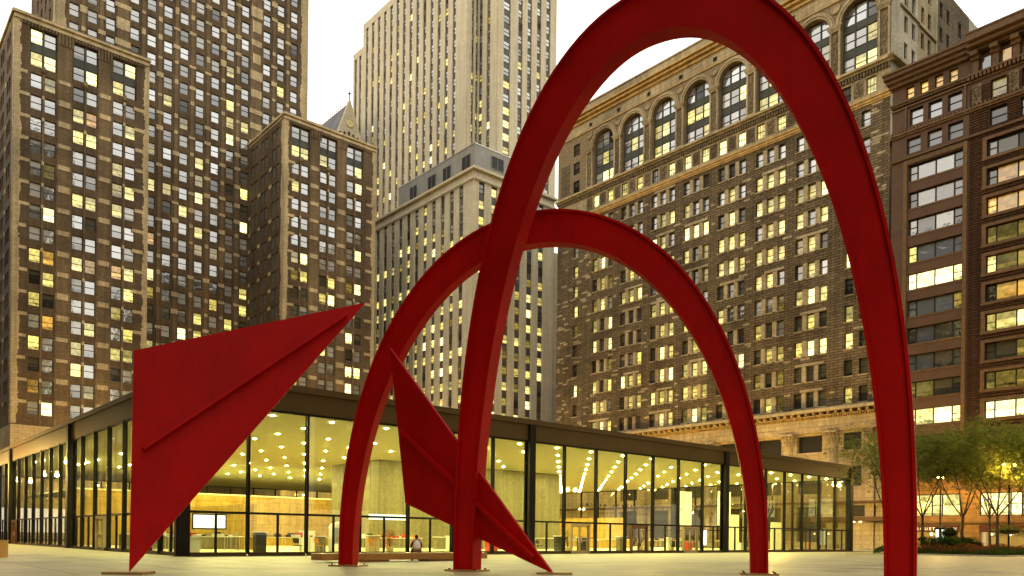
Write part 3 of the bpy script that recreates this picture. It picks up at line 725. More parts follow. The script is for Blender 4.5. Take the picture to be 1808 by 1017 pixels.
b = MB(); b.box(.4, 14, .4, 32.4, 85.75, 91.4); b.build('ribbed_penthouse', M['louvre'], FT)
b = MB(); b.box(.3, 14.1, .3, 32.5, 91.4, 91.6); b.build('penthouse_rim', M['chrome'], FT)
for (a, c) in ((2.1, 5.1), (9.6, 12.7), (15.8, 18.9), (23.8, 26.9)):
    b = MB(); b.box(*cbox('B', .4, a, c, .0, .08, 86.3, 89.6)); v = b.build('vent', M['black'], FT)
    b = MB()
    for bx in ((a-.12, a, 86.2, 89.7), (c, c+.12, 86.2, 89.7), (a, c, 89.6, 89.72), (a, c, 86.18, 86.3), ((a+c)/2-.04, (a+c)/2+.04, 86.3, 89.6)): b.box(*cbox('B', .4, bx[0], bx[1], .0, .14, bx[2], bx[3]))
    b.build('vent_frame', M['louvre'], v)
b = MB(); b.box(*cbox('A', .4, 5.3, 8.9, 0, .08, 87.3, 90.1)); v = b.build('vent', M['black'], FT)
b = MB(); [b.box(*cbox('A', .4, a, c, 0, .14, z0, z1)) for (a, c, z0, z1) in ((5.2, 5.3, 87.2, 90.2), (8.9, 9.0, 87.2, 90.2), (5.3, 8.9, 90.1, 90.2), (5.3, 8.9, 87.2, 87.3), (7.05, 7.15, 87.3, 90.1))]; b.build('vent_frame', M['louvre'], v)
# main shaft
trw = [124.0+3.57*k for k in range(-16, 14)]
def tt(z): return [('sky', 50), ('sky2', 20), ('lit', 10 if z > 118 else 28), ('bright', 3 if z > 118 else 12), ('dark', 10)]
pierwall('B', TR1[0], TR1[1], TR1[1]+55.0, 60, 167.0, [TR1[1]+5.6+3.61*k for k in range(14)], 1.5, trw, tt, .3)
pierwall('B', TR1[0]+.3, TR1[1]+55.05, TR1[1]+61.8, 60, 160.3, [TR1[1]+57.3, TR1[1]+60.2], 1.4, trw, tt, .3)
pierwall('A', TR1[1], TR1[0]+.0, TR2[0]-.2, 60, 178, [TR1[0]+1.7, TR1[0]+3.2], .8, trw+[178], tt, .3)
pierwall('B', TR2[0], TR2[1], TR2[1]+7.8, 60, 186, [TR2[1]+3.5, TR2[1]+6.9], 1.5, trw+[z+3.57 for z in ()], tt, .3)
pierwall('A', TR2[1], TR2[0], TR2[0]+21.7, 60, 186, [TR2[0]+3.16, TR2[0]+7.97, TR2[0]+11.4, TR2[0]+14.95, TR2[0]+18.5], 1.5, trw, tt, .3, widths=[2.4, 1.6, 1.6, 1.6, 1.6])
b = MB(); b.box(TR1[0]+.5, TR1[0]+30, TR1[1]+.5, TR1[1]+54.8, 60, 166.8); b.box(TR1[0]+.8, TR1[0]+30, TR1[1]+54.8, TR1[1]+61.6, 60, 160.0); b.box(TR2[0]+.5, TR2[0]+21.2, TR2[1]+.5, TR2[1]+20, 60, 185.8); b.build('shaft_core', M['lime'], FT)
pieces('pier', FT, piers, M['lime'])
place_windows(FT, wins)
#=================================================================== gabled civic roof far behind
GB = empty('slate_roofed_hall', 100, 214, 0, 'steep grey slate roof with stone gable and round lit window between the towers', 'building')
b = MB(); b.box(-40, 60, 24, 50, 0, 119); b.box(17, 27.5, 4.6, 24, 0, 119); b.build('wall', M['lime'], GB)
b = MB()
zr = 137.2; zr2 = 134.9
b.prism([(-40, 20, 119), (-40, 54, 119), (-40, 37, zr)], (100, 0, 0)); b.prism([(16.2, 5.2, 119), (28.2, 5.2, 119), (22.2, 5.2, 135.2)], (0, 31.5, 0)); b.build('slate_roof', M['slate'], GB)
b = MB(); b.prism([(15.9, 4.5, 119), (28.5, 4.5, 119), (22.2, 4.5, 136.3)], (0, .75, 0)); b.build('stone_gable', M['lime'], GB)
b = MB()
for k in range(24): th = 2*pi*k/24; th2 = 2*pi*(k+1)/24; b.poly([(22.2, 4.44, 128.7), (22.2+1.1*cos(th2), 4.44, 128.7+1.1*sin(th2)), (22.2+1.1*cos(th), 4.44, 128.7+1.1*sin(th))])
b.build('round_window', P['lit'], GB)
b = MB()
for k in range(16):
    th = 2*pi*k/16; c_ = (22.2+1.25*cos(th), 4.4, 128.7+1.25*sin(th)); th2 = 2*pi*(k+1)/16; b.tube(c_, (22.2+1.25*cos(th2), 4.4, 128.7+1.25*sin(th2)), .16, .16, 6)
for a in (0, pi/3, 2*pi/3): b.tube((22.2-1.1*cos(a), 4.4, 128.7-1.1*sin(a)), (22.2+1.1*cos(a), 4.4, 128.7+1.1*sin(a)), .06, .06, 4)
b.build('tracery', M['lime'], GB)
b = MB()
for k in range(5): b.box(18.6+k*1.5, 19.2+k*1.5, 4.3, 4.5, 122.6, 125.0+(.9 if k == 2 else .4 if k in (1, 3) else 0))
b.build('gable_slit', M['black'], GB)
b = MB()
for k in range(70):
    x = -38+k*1.35; b.tube((x, 37, zr-.1), (x, 37, zr+1.1), .09, .03, 5); b.lathe([(.01, zr+.5), (.24, zr+.7), (.01, zr+.95)], 6, (x, 37))
b.box(-40, 60, 36.9, 37.1, zr-.1, zr+.25)
for k in range(22):
    y = 5+k*1.35; b.tube((22.2, y, 135.1), (22.2, y, 136.2), .09, .03, 5); b.lathe([(.01, 135.6), (.24, 135.8), (.01, 136.0)], 6, (22.2, y))
b.tube((22.2, 4.9, 136.2), (22.2, 4.9, 140.5), .18, .04, 6); b.lathe([(.02, 137.6), (.5, 138.0), (.02, 138.4)], 8, (22.2, 4.9))
b.build('roof_cresting', M['black'], GB)
#=================================================================== EDISON-type rusticated stone bank building (arcaded top)
ED = empty('rusticated_stone_block', 117.275, 51.364, 0, 'brown rusticated stone office block with tall arcade of arched windows under its cornice', 'building')
wins = []; ops = []
bays = [56.5, 49.0, 41.5, 34.1, 26.75, 19.4, 12.1]
erows = [64.5-4.11*k for k in range(11)]
LITE = [('lit', 46), ('bright', 14), ('sky', 16), ('dark', 16), ('dim', 10)]
def et(i):
    if i == 0: return [('sky', 8), ('dark', 1)]
    if i == 1: return [('lit', 5), ('sky', 5)]
    if i in (9, 10): return [('dark', 8), ('dim', 3), ('lit', 1)]
    if i == 10: return LITE
    return LITE
cols = [(c+s) for c in bays for s in (-2.05, 0, 2.05)]+[4.75-1.17, 4.75+1.17, 63.95]
cellmul = []
for i, z in enumerate(erows):
    for c in bays+[4.75, 63.95]:
        r = random.random(); base = et(i)
        if 1 < i < 9 and r < .16: base = [('dark', 6), ('dim', 1)]
        if i == 8: base = [('bright', 4), ('lit', 4), ('dark', 3)]
        for s in ((-2.05, 0, 2.05) if c in bays else ((-1.17, 1.17) if c == 4.75 else (0,))):
            wv = 1.32; pk = pick(base)
            if i >= 9 and c > 26: pk = pick(LITE)
            ops.append((c+s-wv/2, c+s+wv/2, z-1.22, z+1.22, .55)); wins.append(('B', 0, c+s, z, wv, 2.44, 'sash', pk, .48))
def cell(u, z):
    for c in bays:
        for s in (-1.02, 1.02):
            if abs(u-c-s) < .4 and z < 66: return 1
    return 0
# band row between cornices
br_z = 69.2
bandc = []
for c in bays+[4.75]:
    for s in (-1.9, 1.9): bandc.append(c+s)
for c in bandc: ops.append((c-.75, c+.75, 68.0, 70.4, .4)); wins.append(('B', 0, c, 69.2, 1.5, 2.4, 'grid', pick([('lit', 4), ('bright', 3), ('sky', 1), ('dark', 1)]), .35))
zmul = sorted(set([round(v, 3) for z in erows for v in (z-1.22, z+1.22)]))
def cell2(u, z):
    if z > 67.2: return 1
    for k in erows:
        if abs(z-k) < 1.221: return cell(u, z)
    return 0
facade('wall', ED, 'B', 0, 0, 69.4, 21.6, 71.4, ops, [M['edstone'], M['edlight']], cell2, .5, ez=(67.3,))
b = MB(); b.box(.62, 60, .62, 69, 0, 71.3); b.build('inner_core', M['edstone'], ED)
# light stone blocks: quoin-like flecks and lintel bands
fl = []
for _ in range(330):
    z = 21.8+.42*random.randint(0, 106); u = random.choice([random.uniform(60, 69), random.uniform(0.1, 2), random.uniform(1, 68), random.choice(bays)+3.6+random.uniform(-.5, .3)])
    wd = random.choice([.7, 1.2, 1.6])
    if any(o_[0]-wd-.02 < u < o_[1]+.02 and o_[2]-.44 < z < o_[3]+.02 for o_ in ops): continue
    fl.append(cbox('B', 0, u, min(u+wd, 69.3), 0, .035, z+.03, z+.39))
for i, z in enumerate(erows):
    for c in bays:
        if random.random() < .4: fl.append(cbox('B', 0, c-2.9+random.uniform(0, .8), c+2.9-random.uniform(0, 2), 0, .06, z+1.3, z+1.72))
pieces('light_stone_block', ED, fl, M['edlight'])
sl = []
for o_ in ops:
    if o_[3] < 67: sl.append(cbox('B', 0, o_[0]-.08, o_[1]+.08, -.02, .12, o_[2]-.2, o_[2]-.02))
pieces('sill', ED, sl, M['edlight'])
# string course in lamp-glow ochre and dentilled cornice below the arcade
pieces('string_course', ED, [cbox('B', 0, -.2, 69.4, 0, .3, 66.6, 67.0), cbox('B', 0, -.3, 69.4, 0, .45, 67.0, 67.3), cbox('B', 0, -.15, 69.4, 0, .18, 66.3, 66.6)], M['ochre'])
pieces('cornice', ED, [cbox('B', 0, -.8, 69.4, 0, .9, 71.75, 72.1), cbox('B', 0, -.5, 69.4, 0, .45, 71.4, 71.75), (-.9, 31, -.9, .0, 71.75, 72.1)], M['edlight'])
dn = []; k = 0.0
while k < 69: dn.append(cbox('B', 0, k, k+.24, .0, .38, 70.75, 71.3)); k += .46
pieces('dentil', ED, dn, M['orn'])
# carved cartouches between band windows
def ornament(wd, ht, seed):
    rnd = random.Random(seed); b = MB(); b.box(-wd/2, wd/2, -.06, 0, -ht/2, ht/2)
    for _ in range(26):
        x = rnd.uniform(-wd/2+.15, wd/2-.15); z = rnd.uniform(-ht/2+.15, ht/2-.15); r = rnd.uniform(.1, .26)
        b.v += [(x-r, -.06, z), (x+r, -.06, z), (x, -.06, z-r), (x, -.06, z+r), (x+rnd.uniform(-.05, .05), -.06-r*.9, z)]; q = len(b.v)-5
        for t in ((0, 2, 4), (2, 1, 4), (1, 3, 4), (3, 0, 4)): b.f.append(tuple(q+i for i in t)); b.mi.append(0)
    for i in range(12):
        a = 2*pi*i/12; a2 = 2*pi*(i+1)/12; R_ = min(wd, ht)*.33; b.tube((R_*cos(a), -.12, R_*sin(a)), (R_*cos(a2), -.12, R_*sin(a2)), .07, .07, 5)
    return b.mesh('ornament_mesh', M['orn'])
om = [ornament(1.5, 2.3, s) for s in (1, 2, 3)]
for i, c in enumerate(bays+[4.75]):
    for j, cc in enumerate((c, c+3.7)): obj('cartouche', om[(i+j) % 3], ED, cpos('B', 0, cc, 0.02, 69.2), -pi/2)
# arcade
ABY = [4.8]+sorted(bays); RAD = 2.75; SPR = 80.3; SEG = 18
aw = MB()
edges = [0.0]+[(ABY[i]+ABY[i+1])/2 for i in range(len(ABY)-1)]+[60.2]
for i, c in enumerate(ABY):
    a0, a1 = edges[i], edges[i+1]
    for (x0, x1, z0, z1) in ((a0, c-RAD, 72.1, SPR), (c+RAD, a1, 72.1, SPR)): aw.quad((0, x0, z0), (0, x1, z0), (0, x1, z1), (0, x0, z1))
    arc = [(c-RAD*cos(pi*k/SEG), SPR+RAD*sin(pi*k/SEG)) for k in range(SEG+1)]; zt = 84.3
    for k in range(SEG):
        (u0, z0), (u1, z1) = arc[k], arc[k+1]; aw.quad((0, u0, z0), (0, u1, z1), (0, u1, zt), (0, u0, zt))
        aw.quad((0, u0, z0), (0, u1, z1), (.9, u1, z1), (.9, u0, z0))
    aw.quad((0, a0, SPR), (0, c-RAD, SPR), (0, c-RAD, zt), (0, a0, zt)); aw.quad((0, c+RAD, SPR), (0, a1, SPR), (0, a1, zt), (0, c+RAD, zt))
    for s in (-1, 1): aw.quad((0, c+s*RAD, 72.1), (.9, c+s*RAD, 72.1), (.9, c+s*RAD, SPR), (0, c+s*RAD, SPR))
for (x0, x1, z0, z1) in ((60.2, 63.1, 72.1, 84.3), (64.8, 69.4, 72.1, 84.3), (63.1, 64.8, 72.1, 72.7), (63.1, 64.8, 75.1, 76.5), (63.1, 64.8, 78.9, 80.3), (63.1, 64.8, 82.7, 84.3)): aw.quad((0, x0, z0), (0, x1, z0), (0, x1, z1), (0, x0, z1))
for z in (73.9, 77.7, 81.5): wins.append(('B', 0, 63.95, z, 1.7, 2.4, 'sash', 'dark', .25))
x = obj('carved_panel', om[1], ED, cpos('B', 0, 67.2, .02, 76.1), -pi/2); x.scale = (1.6, 1, 2.6)
aw.build('arcade_wall', M['orn'], ED)
b = MB(); b.box(.95, 60, .95, 69, 71.3, 84.3); b.build('arcade_backing', M['green'], ED)
arch_parts = []
for i, c in enumerate(ABY):
    for (r0, r1, pr) in ((RAD, RAD+.28, .30), (RAD+.32, RAD+.62, .42), (RAD+.68, RAD+.86, .25)):
        b = MB()
        for k in range(SEG):
            t0, t1 = pi*k/SEG, pi*(k+1)/SEG
            P0 = [(c-r*cos(t), SPR+r*sin(t)) for r, t in ((r0, t0), (r1, t0), (r1, t1), (r0, t1))]
            f = [(-pr, u, z) for u, z in P0]; b.quad(*f)
            b.quad((-pr, *P0[0]), (-pr, *P0[3]), (0, *P0[3]), (0, *P0[0])); b.quad((-pr, *P0[1]), (-pr, *P0[2]), (0, *P0[2]), (0, *P0[1]))
        b.build('archivolt', M['edlight'], ED)
    # windows behind each arch: three lights, three rows
    for r_, z in enumerate((73.7, 77.55, 81.35)):
        h = 2.5 if r_ < 2 else 2.7
        for s in (-1.78, 0, 1.78): wins.append(('B', .9, c+s, z, 1.68 if s == 0 else 1.62, h, 'sash', pick([('sky', 6), ('lit', 4), ('bright', 1)] if r_ < 2 else [('sky2', 5), ('dark', 1)]), -.12))
    b = MB()
    for s in (-.88, .88): b.box(*cbox('B', .9, c+s-.09, c+s+.09, .0, .22, 72.1, 83.4))
    b.box(*cbox('B', .9, c-RAD, c+RAD, .0, .16, 75.0, 76.2)); b.box(*cbox('B', .9, c-RAD, c+RAD, .0, .16, 78.9, 79.95)); b.build('metal_spandrel', M['green'], ED)
for e in edges[1:-1]+[.95, 60.2]:
    hw = .85 if e not in (edges[1],) else .85
    b = MB(); b.box(*cbox('B', 0, e-hw, e-hw+.28, 0, .3, 72.1, SPR-.7)); b.box(*cbox('B', 0, e+hw-.28, e+hw, 0, .3, 72.1, SPR-.7)); b.box(*cbox('B', 0, e-hw-.1, e+hw+.1, 0, .4, 72.1, 72.6)); b.build('pilaster', M['edlight'], ED)
    b = MB()
    for k, (x, z0, z1) in enumerate(((.0, SPR-.75, SPR-.55), (.12, SPR-.55, SPR-.3), (.25, SPR-.3, SPR-.1), (.35, SPR-.1, SPR+.08))): b.box(*cbox('B', 0, e-hw-x, e+hw+x, 0, .34+x*.6, z0, z1))
    b.build('capital', M['edlight'], ED)
    if e > 2:
        b = MB(); n_ = 16
        for k in range(n_):
            t0, t1 = 2*pi*k/n_, 2*pi*(k+1)/n_; b.tube((-.12, e+.62*cos(t0), 83.1+.62*sin(t0)), (-.12, e+.62*cos(t1), 83.1+.62*sin(t1)), .12, .12, 5)
        b.poly([(-.08, e+.5*cos(2*pi*k/n_), 83.1+.5*sin(2*pi*k/n_)) for k in range(n_)]); b.build('roundel', M['edlight'], ED)
    x = obj('carved_panel', om[int(e) % 3], ED, cpos('B', 0, e, .02, 76.1), -pi/2); x.scale = (.72, 1, 2.6)
# frieze and top cornices
ops2 = [(c+3.65-.45, c+3.65+.45, 84.9, 85.7, .3) for c in ABY]
facade('frieze', ED, 'B', 0, 0, 69.4, 84.3, 86.4, ops2, [M['edlight']], None, .4)
b = MB(); b.box(.45, 60, .45, 69, 84.3, 89.2); b.build('attic_core', M['edlight'], ED)
for o_ in ops2:
    b = MB(); b.box(*cbox('B', 0, o_[0], o_[1], -.42, -.3, 84.9, 85.7)); b.build('attic_opening', M['black'], ED)
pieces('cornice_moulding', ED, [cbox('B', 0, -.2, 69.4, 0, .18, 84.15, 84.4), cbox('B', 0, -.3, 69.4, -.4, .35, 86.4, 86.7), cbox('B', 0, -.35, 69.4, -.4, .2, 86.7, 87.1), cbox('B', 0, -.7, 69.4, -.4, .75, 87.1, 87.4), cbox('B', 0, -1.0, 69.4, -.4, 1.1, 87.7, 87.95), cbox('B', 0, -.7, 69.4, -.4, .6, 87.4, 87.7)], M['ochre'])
pieces('parapet', ED, [cbox('B', 0, -.2, 69.4, -.4, .3, 87.95, 89.6), cbox('B', 0, -.3, 69.4, -.5, .45, 89.6, 89.9)], M['edlight'])
# south return wall of white glazed brick
ops = []
aw_c = [5.0, 7.7, 11.0, 13.5, 18.1, 20.9, 25.9]
for z in [78.9-4.02*k for k in range(-2, 5)]:
    for c in aw_c: ops.append((c-.6, c+.6, z-1.25, z+1.25, .45)); wins.append(('A', 0, c, z, 1.2, 2.5, 'sash', pick([('dark', 6), ('sky2', 1)]), .38))
facade('return_wall', ED, 'A', 0, 0, 30, 60, 90.9, ops, [M['edwhite'], M['edlight'], M['edstone']], lambda u, z: 0 if u < 9.2 else 2 if u > 16.2 else 1, .45, eu=(9.2, 16.2))
b = MB(); b.box(29.0, 36, -.0, 20, 60, 90.9); b.box(15.95, 16.35, -.12, 0, 60, 90.9); b.build('return_wall_block', M['edwhite'], ED)
pieces('string_course', ED, [cbox('A', 0, 2.9, 9.4, 0, .3, 80.9, 81.2), cbox('A', 0, 9.4, 15.9, 0, .3, 80.7, 80.95)], M['edlight'])
place_windows(ED, wins)
# classical base
ops = []; wl = []
for (a, c) in ((1.8, 3.4), (16.5, 20.95), (9.6, 13.8), (24, 28.3), (31.5, 35.7), (39, 43.2), (46.4, 50.6)):
    if a > 5: ops += [(a, c, 15.0, 17.6, .8), (a, c, 8.5, 13.2, .8), (a, c, 1, 6.5, .8)]
ops += [(3.4, 6.1, 15.0, 17.6, .5), (3.4, 6.1, 9.5, 12.5, .5), (1.2, 5.6, 4.9, 6.6, .4)]
ops = [o_ for o_ in ops if not (o_[0] == 1.8)]
facade('base_wall', ED, 'B', -.6, 0, 69.4, 0, 18.0, ops, [M['edlight']], None, .8)
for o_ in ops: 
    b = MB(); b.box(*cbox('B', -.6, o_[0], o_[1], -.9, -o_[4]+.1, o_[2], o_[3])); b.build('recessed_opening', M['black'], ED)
cc_ = [7.85, 15.15, 22.4, 29.9, 37.3, 44.8]
for c in cc_:
    b = MB(); n_ = 20
    for k in range(n_):   # fluted shaft
        pass
    prof = []
    for zz, r in ((0.6, .95), (1.0, .82), (8, .82), (16.0, .72)):
        ring = [( -0.75 - r*(1-.07*(k % 2))*cos(pi*k/24-pi/2)*1.0, c + r*(1-.07*(k % 2))*sin(pi*k/24-pi/2), zz) for k in range(25)]
        prof.append(ring)
    for a in range(len(prof)-1):
        for k in range(24): b.quad(prof[a][k], prof[a][k+1], prof[a+1][k+1], prof[a+1][k])
    b.box(-1.75, -.6, c-1.05, c+1.05, 0, .6); b.build('column', M['edlight'], ED)
    b = MB()
    for row, (z0, r0, r1, n_) in enumerate(((16.0, .75, .95, 9), (16.6, .8, 1.05, 9), (17.2, .9, 1.25, 7))):
        for k in range(n_):
            a = pi*(k+.5*(row % 2))/(n_-1)-pi/2; d0 = Vector((-cos(a), sin(a), 0)); p0 = Vector((-.75, c, z0))
            b.tube(p0+d0*r0, p0+d0*r1+Vector((0, 0, .6)), .14, .17, 5); b.tube(p0+d0*r1+Vector((0, 0, .6)), p0+d0*(r1+.16)+Vector((0, 0, .45)), .13, .05, 5)
    b.box(-1.95, -.6, c-1.2, c+1.2, 17.75, 18.0); b.lathe([(.72, 16.0), (.72, 17.7)], 14, (-.75, c)); b.build('capital', M['edlight'], ED)
for c in (2.2,):
    b = MB(); b.box(*cbox('B', -.6, c-.8, c+.5, 0, .3, 0, 16.2)); b.box(*cbox('B', -.6, c-1, c+.7, 0, .5, 16.2, 16.5)); b.build('pilaster', M['edlight'], ED)
    b = MB()
    for row in range(3):
        for k in range(4): b.tube((-.9, c-.6+.33*k, 16.5+row*.4), (-1.25-row*.05, c-.62+.34*k, 16.85+row*.4), .12, .13, 5)
    b.build('capital', M['edlight'], ED)
pieces('window_surround', ED, [cbox('B', -.6, 3.0, 3.4, 0, .15, 14.7, 18.0), cbox('B', -.6, 6.1, 6.5, 0, .15, 14.7, 18.0), cbox('B', -.6, 3.4, 6.1, 0, .15, 17.6, 18.0), cbox('B', -.6, 2.9, 6.6, 0, .35, 14.4, 14.7)]+[cbox('B', -.6, a, c, 0, .25, 14.5, 14.95) for (a, c) in ((9.0, 14.1), (16.3, 21.3), (23.5, 28.7))], M['edlight'])
pieces('entablature', ED, [cbox('B', -.6, -.6, 69.4, -.6, .6, 18.0, 18.5), cbox('B', -.6, -.6, 69.4, -.6, .7, 18.5, 18.75), cbox('B', -.6, -.6, 69.4, -.6, .5, 18.75, 20.1), cbox('B', -.6, -.8, 69.4, -.6, .8, 20.45, 20.6), cbox('B', -.6, -1.3, 69.4, -.6, 1.5, 21.0, 21.5), cbox('B', -.6, -1.0, 69.4, -.6, 1.0, 21.5, 21.7)], M['edlight'])
dn = []; k = -.5
while k < 62: dn.append(cbox('B', -.6, k, k+.2, .5, .68, 20.12, 20.44)); k += .38
k = -.5; md = []
while k < 62: md.append(cbox('B', -.6, k, k+.4, .6, 1.3, 20.62, 20.98)); k += 1.2
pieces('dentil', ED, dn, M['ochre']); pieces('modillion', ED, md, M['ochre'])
b = MB(); b.box(-1.8, 0, -.4, 69, 6.9, 7.2); b.build('canopy', M['mqterra'], ED)
# shopfront at the near corner
b = MB(); b.box(*cbox('B', -.6, 7.0, 9.5, .02, .1, .4, 3.1)); b.build('shop_window', P['lit'], ED)
SG = MB(); SG.box(*cbox('B', -.6, 6.9, 9.6, .1, .3, 3.2, 3.9)); SG.build('shop_sign', M['mqterra'], ED)
b = MB(); b.box(*cbox('B', -.6, -1, 10.5, .0, 1.5, 4.2, 4.8)); b.build('awning', M['mqterra'], ED)
for c in (3.2, 4.2, 5.2):
    b = MB(); b.box(*cbox('B', -.6, c-.12, c+.12, .5, .75, 4.0, 4.15)); b.build('soffit_lamp', M['shoplamp'], ED)
#=================================================================== MARQUETTE-type red-brown terracotta block (right)
MQ = empty('terracotta_office_block', 106.64, 46.44, 0, 'dark red-brown terracotta office block with wide ribbon windows and heavy cornice', 'building')
wins = []; ops = []; fr = []; spn = []
rrows = [49.2-3.535*k for k in range(12)]
def ribbon(ur, ul, z, h, d, tbl, style4=True):     # ur > ul, in u (negative going right)
    ops.append((ul, ur, z-h/2, z+h/2, d))
    wd = ur-ul; parts = ((0, .155, 'sash'), (.155, .495, 'ribbon'), (.495, .835, 'ribbon'), (.835, 1.0, 'sash'))
    for (a, c, st) in parts:
        wins.append(('B', 0, ur-wd*(a+c)/2, z, wd*(c-a)-.02, h-.04, st, pick(tbl), d-.1))
bayL = (-2.16, -8.7)
for i, z in enumerate(rrows):
    tl = {0: [('sky3', 1)], 1: [('sky3', 1)], 2: [('sky3', 3), ('dim', 1)], 3: [('lit', 1), ('sky3', 1)], 4: [('bright', 1), ('sky3', 1)], 5: [('sky3', 3), ('dim', 1)], 6: [('dark', 3), ('sky3', 1)], 7: [('dark', 3), ('sky3', 1)], 8: [('dark', 2), ('dim', 2)], 9: [('bright', 1)], 10: [('dark', 1)], 11: [('dark', 1), ('lit', 1)]}[i]
    tr = {0: [('dark', 1)], 1: [('amber', 1), ('dark', 2)], 2: [('amber', 1), ('dark', 1)], 3: [('dim', 1), ('dark', 1)], 4: [('lit', 1), ('dim', 1)], 5: [('amber', 2), ('lit', 1), ('dark', 1)], 6: [('lit', 2), ('bright', 1)], 7: [('dark', 2), ('dim', 2)], 8: [('dim', 2), ('lit', 1)], 9: [('bright', 1)], 10: [('dark', 1)], 11: [('lit', 1)]}[i]
    ribbon(bayL[0], bayL[1], z, 2.1, .55, tl); ribbon(-11.4, -18.0, z, 2.1, .6, tr); ribbon(-20.8, -27.4, z, 2.1, .6, tr)
def trio(cs, z, wv, h, tbl):
    for c in cs: ops.append((c-wv/2, c+wv/2, z-h/2, z+h/2, .5)); wins.append(('B', 0, c, z, wv, h, 'sash', pick(tbl), .42))
trio((-2.76, -5.34, -7.81), 52.85, 1.75, 2.0, [('sky3', 1)]); trio((-3.08, -5.37, -7.71), 56.5, 1.65, 2.1, [('sky3', 1)]); trio((-2.25, -4.0, -5.78, -7.5), 59.9, 1.0, 1.5, [('amber', 1)])
trio((-12.6, -15.9, -18.9), 56.3, 1.7, 2.2, [('dark', 3), ('dim', 1)]); trio((-12.6, -15.9, -18.9), 52.9, 1.9, 2.1, [('dim', 2), ('dark', 2)])
trio((-22, -25), 56.3, 1.7, 2.2, [('dark', 1)]); trio((-22, -25), 52.9, 1.9, 2.1, [('dark', 1)])
# second floor and ground floor
for (a, c) in ((-2.0, -8.8), (-11.0, -17.6), (-20.5, -27)):
    ops.append((c, a, 4.5, 7.3, .5)); wd = a-c
    for k, (x, y) in enumerate(((0, .5), (.5, .68), (.68, 1.0))): wins.append(('B', 0, a-wd*(x+y)/2, 5.9, wd*(y-x)-.02, 2.75, 'sash' if k else 'ribbon', 'bright' if random.random() < .8 else 'lit', .4))
    ops.append((c, a, .35, 3.35, .6)); 
def mcell(u, z):
    if z < 9: return 2
    if -9.4 < u < 0: return 1
    if z > 57.2: return 1
    return 0
facade('wall', MQ, 'B', 0, -30, 0, 0, 61.0, ops, [M['mqbrick'], M['mqterra'], M['mqbase']], mcell, .55, eu=(-9.4, -19.4), ez=(9.0, 57.2))
b = MB(); b.box(.65, 30, -30, -.3, 0, 61.5); b.build('inner_core', M['mqterra'], MQ)
# raised frames round the ribbon windows of the right bays
mf = []
for z in rrows:
    for (a, c) in ((-11.4, -18.0), (-20.8, -27.4)):
        mf += [cbox('B', 0, c-.45, c, 0, .14, z-1.4, z+1.4), cbox('B', 0, a, a+.45, 0, .14, z-1.4, z+1.4), cbox('B', 0, c, a, 0, .14, z+1.05, z+1.4), cbox('B', 0, c-.5, a+.5, 0, .2, z-1.42, z-1.08)]
    mf.append(cbox('B', 0, bayL[1], bayL[0], 0, .05, z-1.3, z-1.07))
mf += [cbox('B', 0, -2.05, -1.55, 0, .18, 9.5, 51.0), cbox('B', 0, -9.25, -8.8, 0, .18, 9.5, 51.0), cbox('B', 0, -8.8, -2.05, 0, .16, 50.4, 51.0)]
pieces('window_surround', MQ, mf, M['mqtrim'])
# projecting brick courses on the wide piers
rb = []
z = 9.4
while z < 50.6:
    rb += [cbox('B', 0, -10.9, -9.45, 0, .07, z, z+.2), cbox('B', 0, -20.2, -18.6, 0, .07, z, z+.2)]
    if z > 20 or 1:
        zz = min(rrows, key=lambda r: abs(r-z))
        if abs(zz-z) > 1.55: rb += [cbox('B', 0, -18.5, -10.9, 0, .07, z, z+.2)]
    z += .31
for z in [51.5+.31*k for k in range(10)]:
    rb += [cbox('B', 0, -11.4, -9.4, 0, .07, z, z+.2), cbox('B', 0, -14.8, -13.8, 0, .07, z, z+.2)]
pieces('brick_course', MQ, rb, M['mqbrick'])
# strings and cornice
pieces('string_course', MQ, [cbox('B', 0, -9.4, 0.1, 0, .3, 58.35, 58.6), cbox('B', 0, -9.4, .1, 0, .45, 58.6, 58.85), cbox('B', 0, -30, .1, 0, .35, 54.55, 54.8), cbox('B', 0, -30, .1, 0, .2, 54.3, 54.55), cbox('B', 0, -30, .1, 0, .3, 51.15, 51.4), cbox('B', 0, -30, .1, 0, .18, 57.9, 58.1), cbox('B', 0, -30, .1, 0, .3, 9.0, 9.4), cbox('B', 0, -30, .1, 0, .25, 8.0, 8.2), cbox('B', 0, -30, .1, 0, .25, 3.6, 3.85)], M['mqtrim'])
dn = []; k = -29.8
while k < -.1:
    dn.append(cbox('B', 0, k, k+.2, .05, .3, 54.85, 55.1)); 
    if k < -9.5: dn.append(cbox('B', 0, k, k+.28, .1, .55, 58.15, 58.6))
    k += .45
pieces('dentil', MQ, dn, M['mqtrim'])
pieces('cornice', MQ, [cbox('B', 0, -9.4, .3, -.6, .5, 61.0, 61.5), cbox('B', 0, -9.5, .5, -.6, .9, 61.5, 62.0), cbox('B', 0, -9.6, .7, -.6, 1.3, 62.0, 62.5), cbox('B', 0, -9.6, .8, -.6, 1.5, 62.5, 62.75),
   cbox('B', 0, -30, -9.4, -.6, 1.0, 61.2, 61.6), cbox('B', 0, -30, -9.5, -.6, 1.7, 61.6, 62.1), cbox('B', 0, -30, -9.6, -.6, 2.2, 62.1, 62.9), cbox('B', 0, -30, -9.6, -.6, 2.3, 62.9, 63.1), cbox('B', 0, -30, -9.3, 0, .6, 58.6, 58.8)], M['mqtrim'])
k = -10.2; i = 0
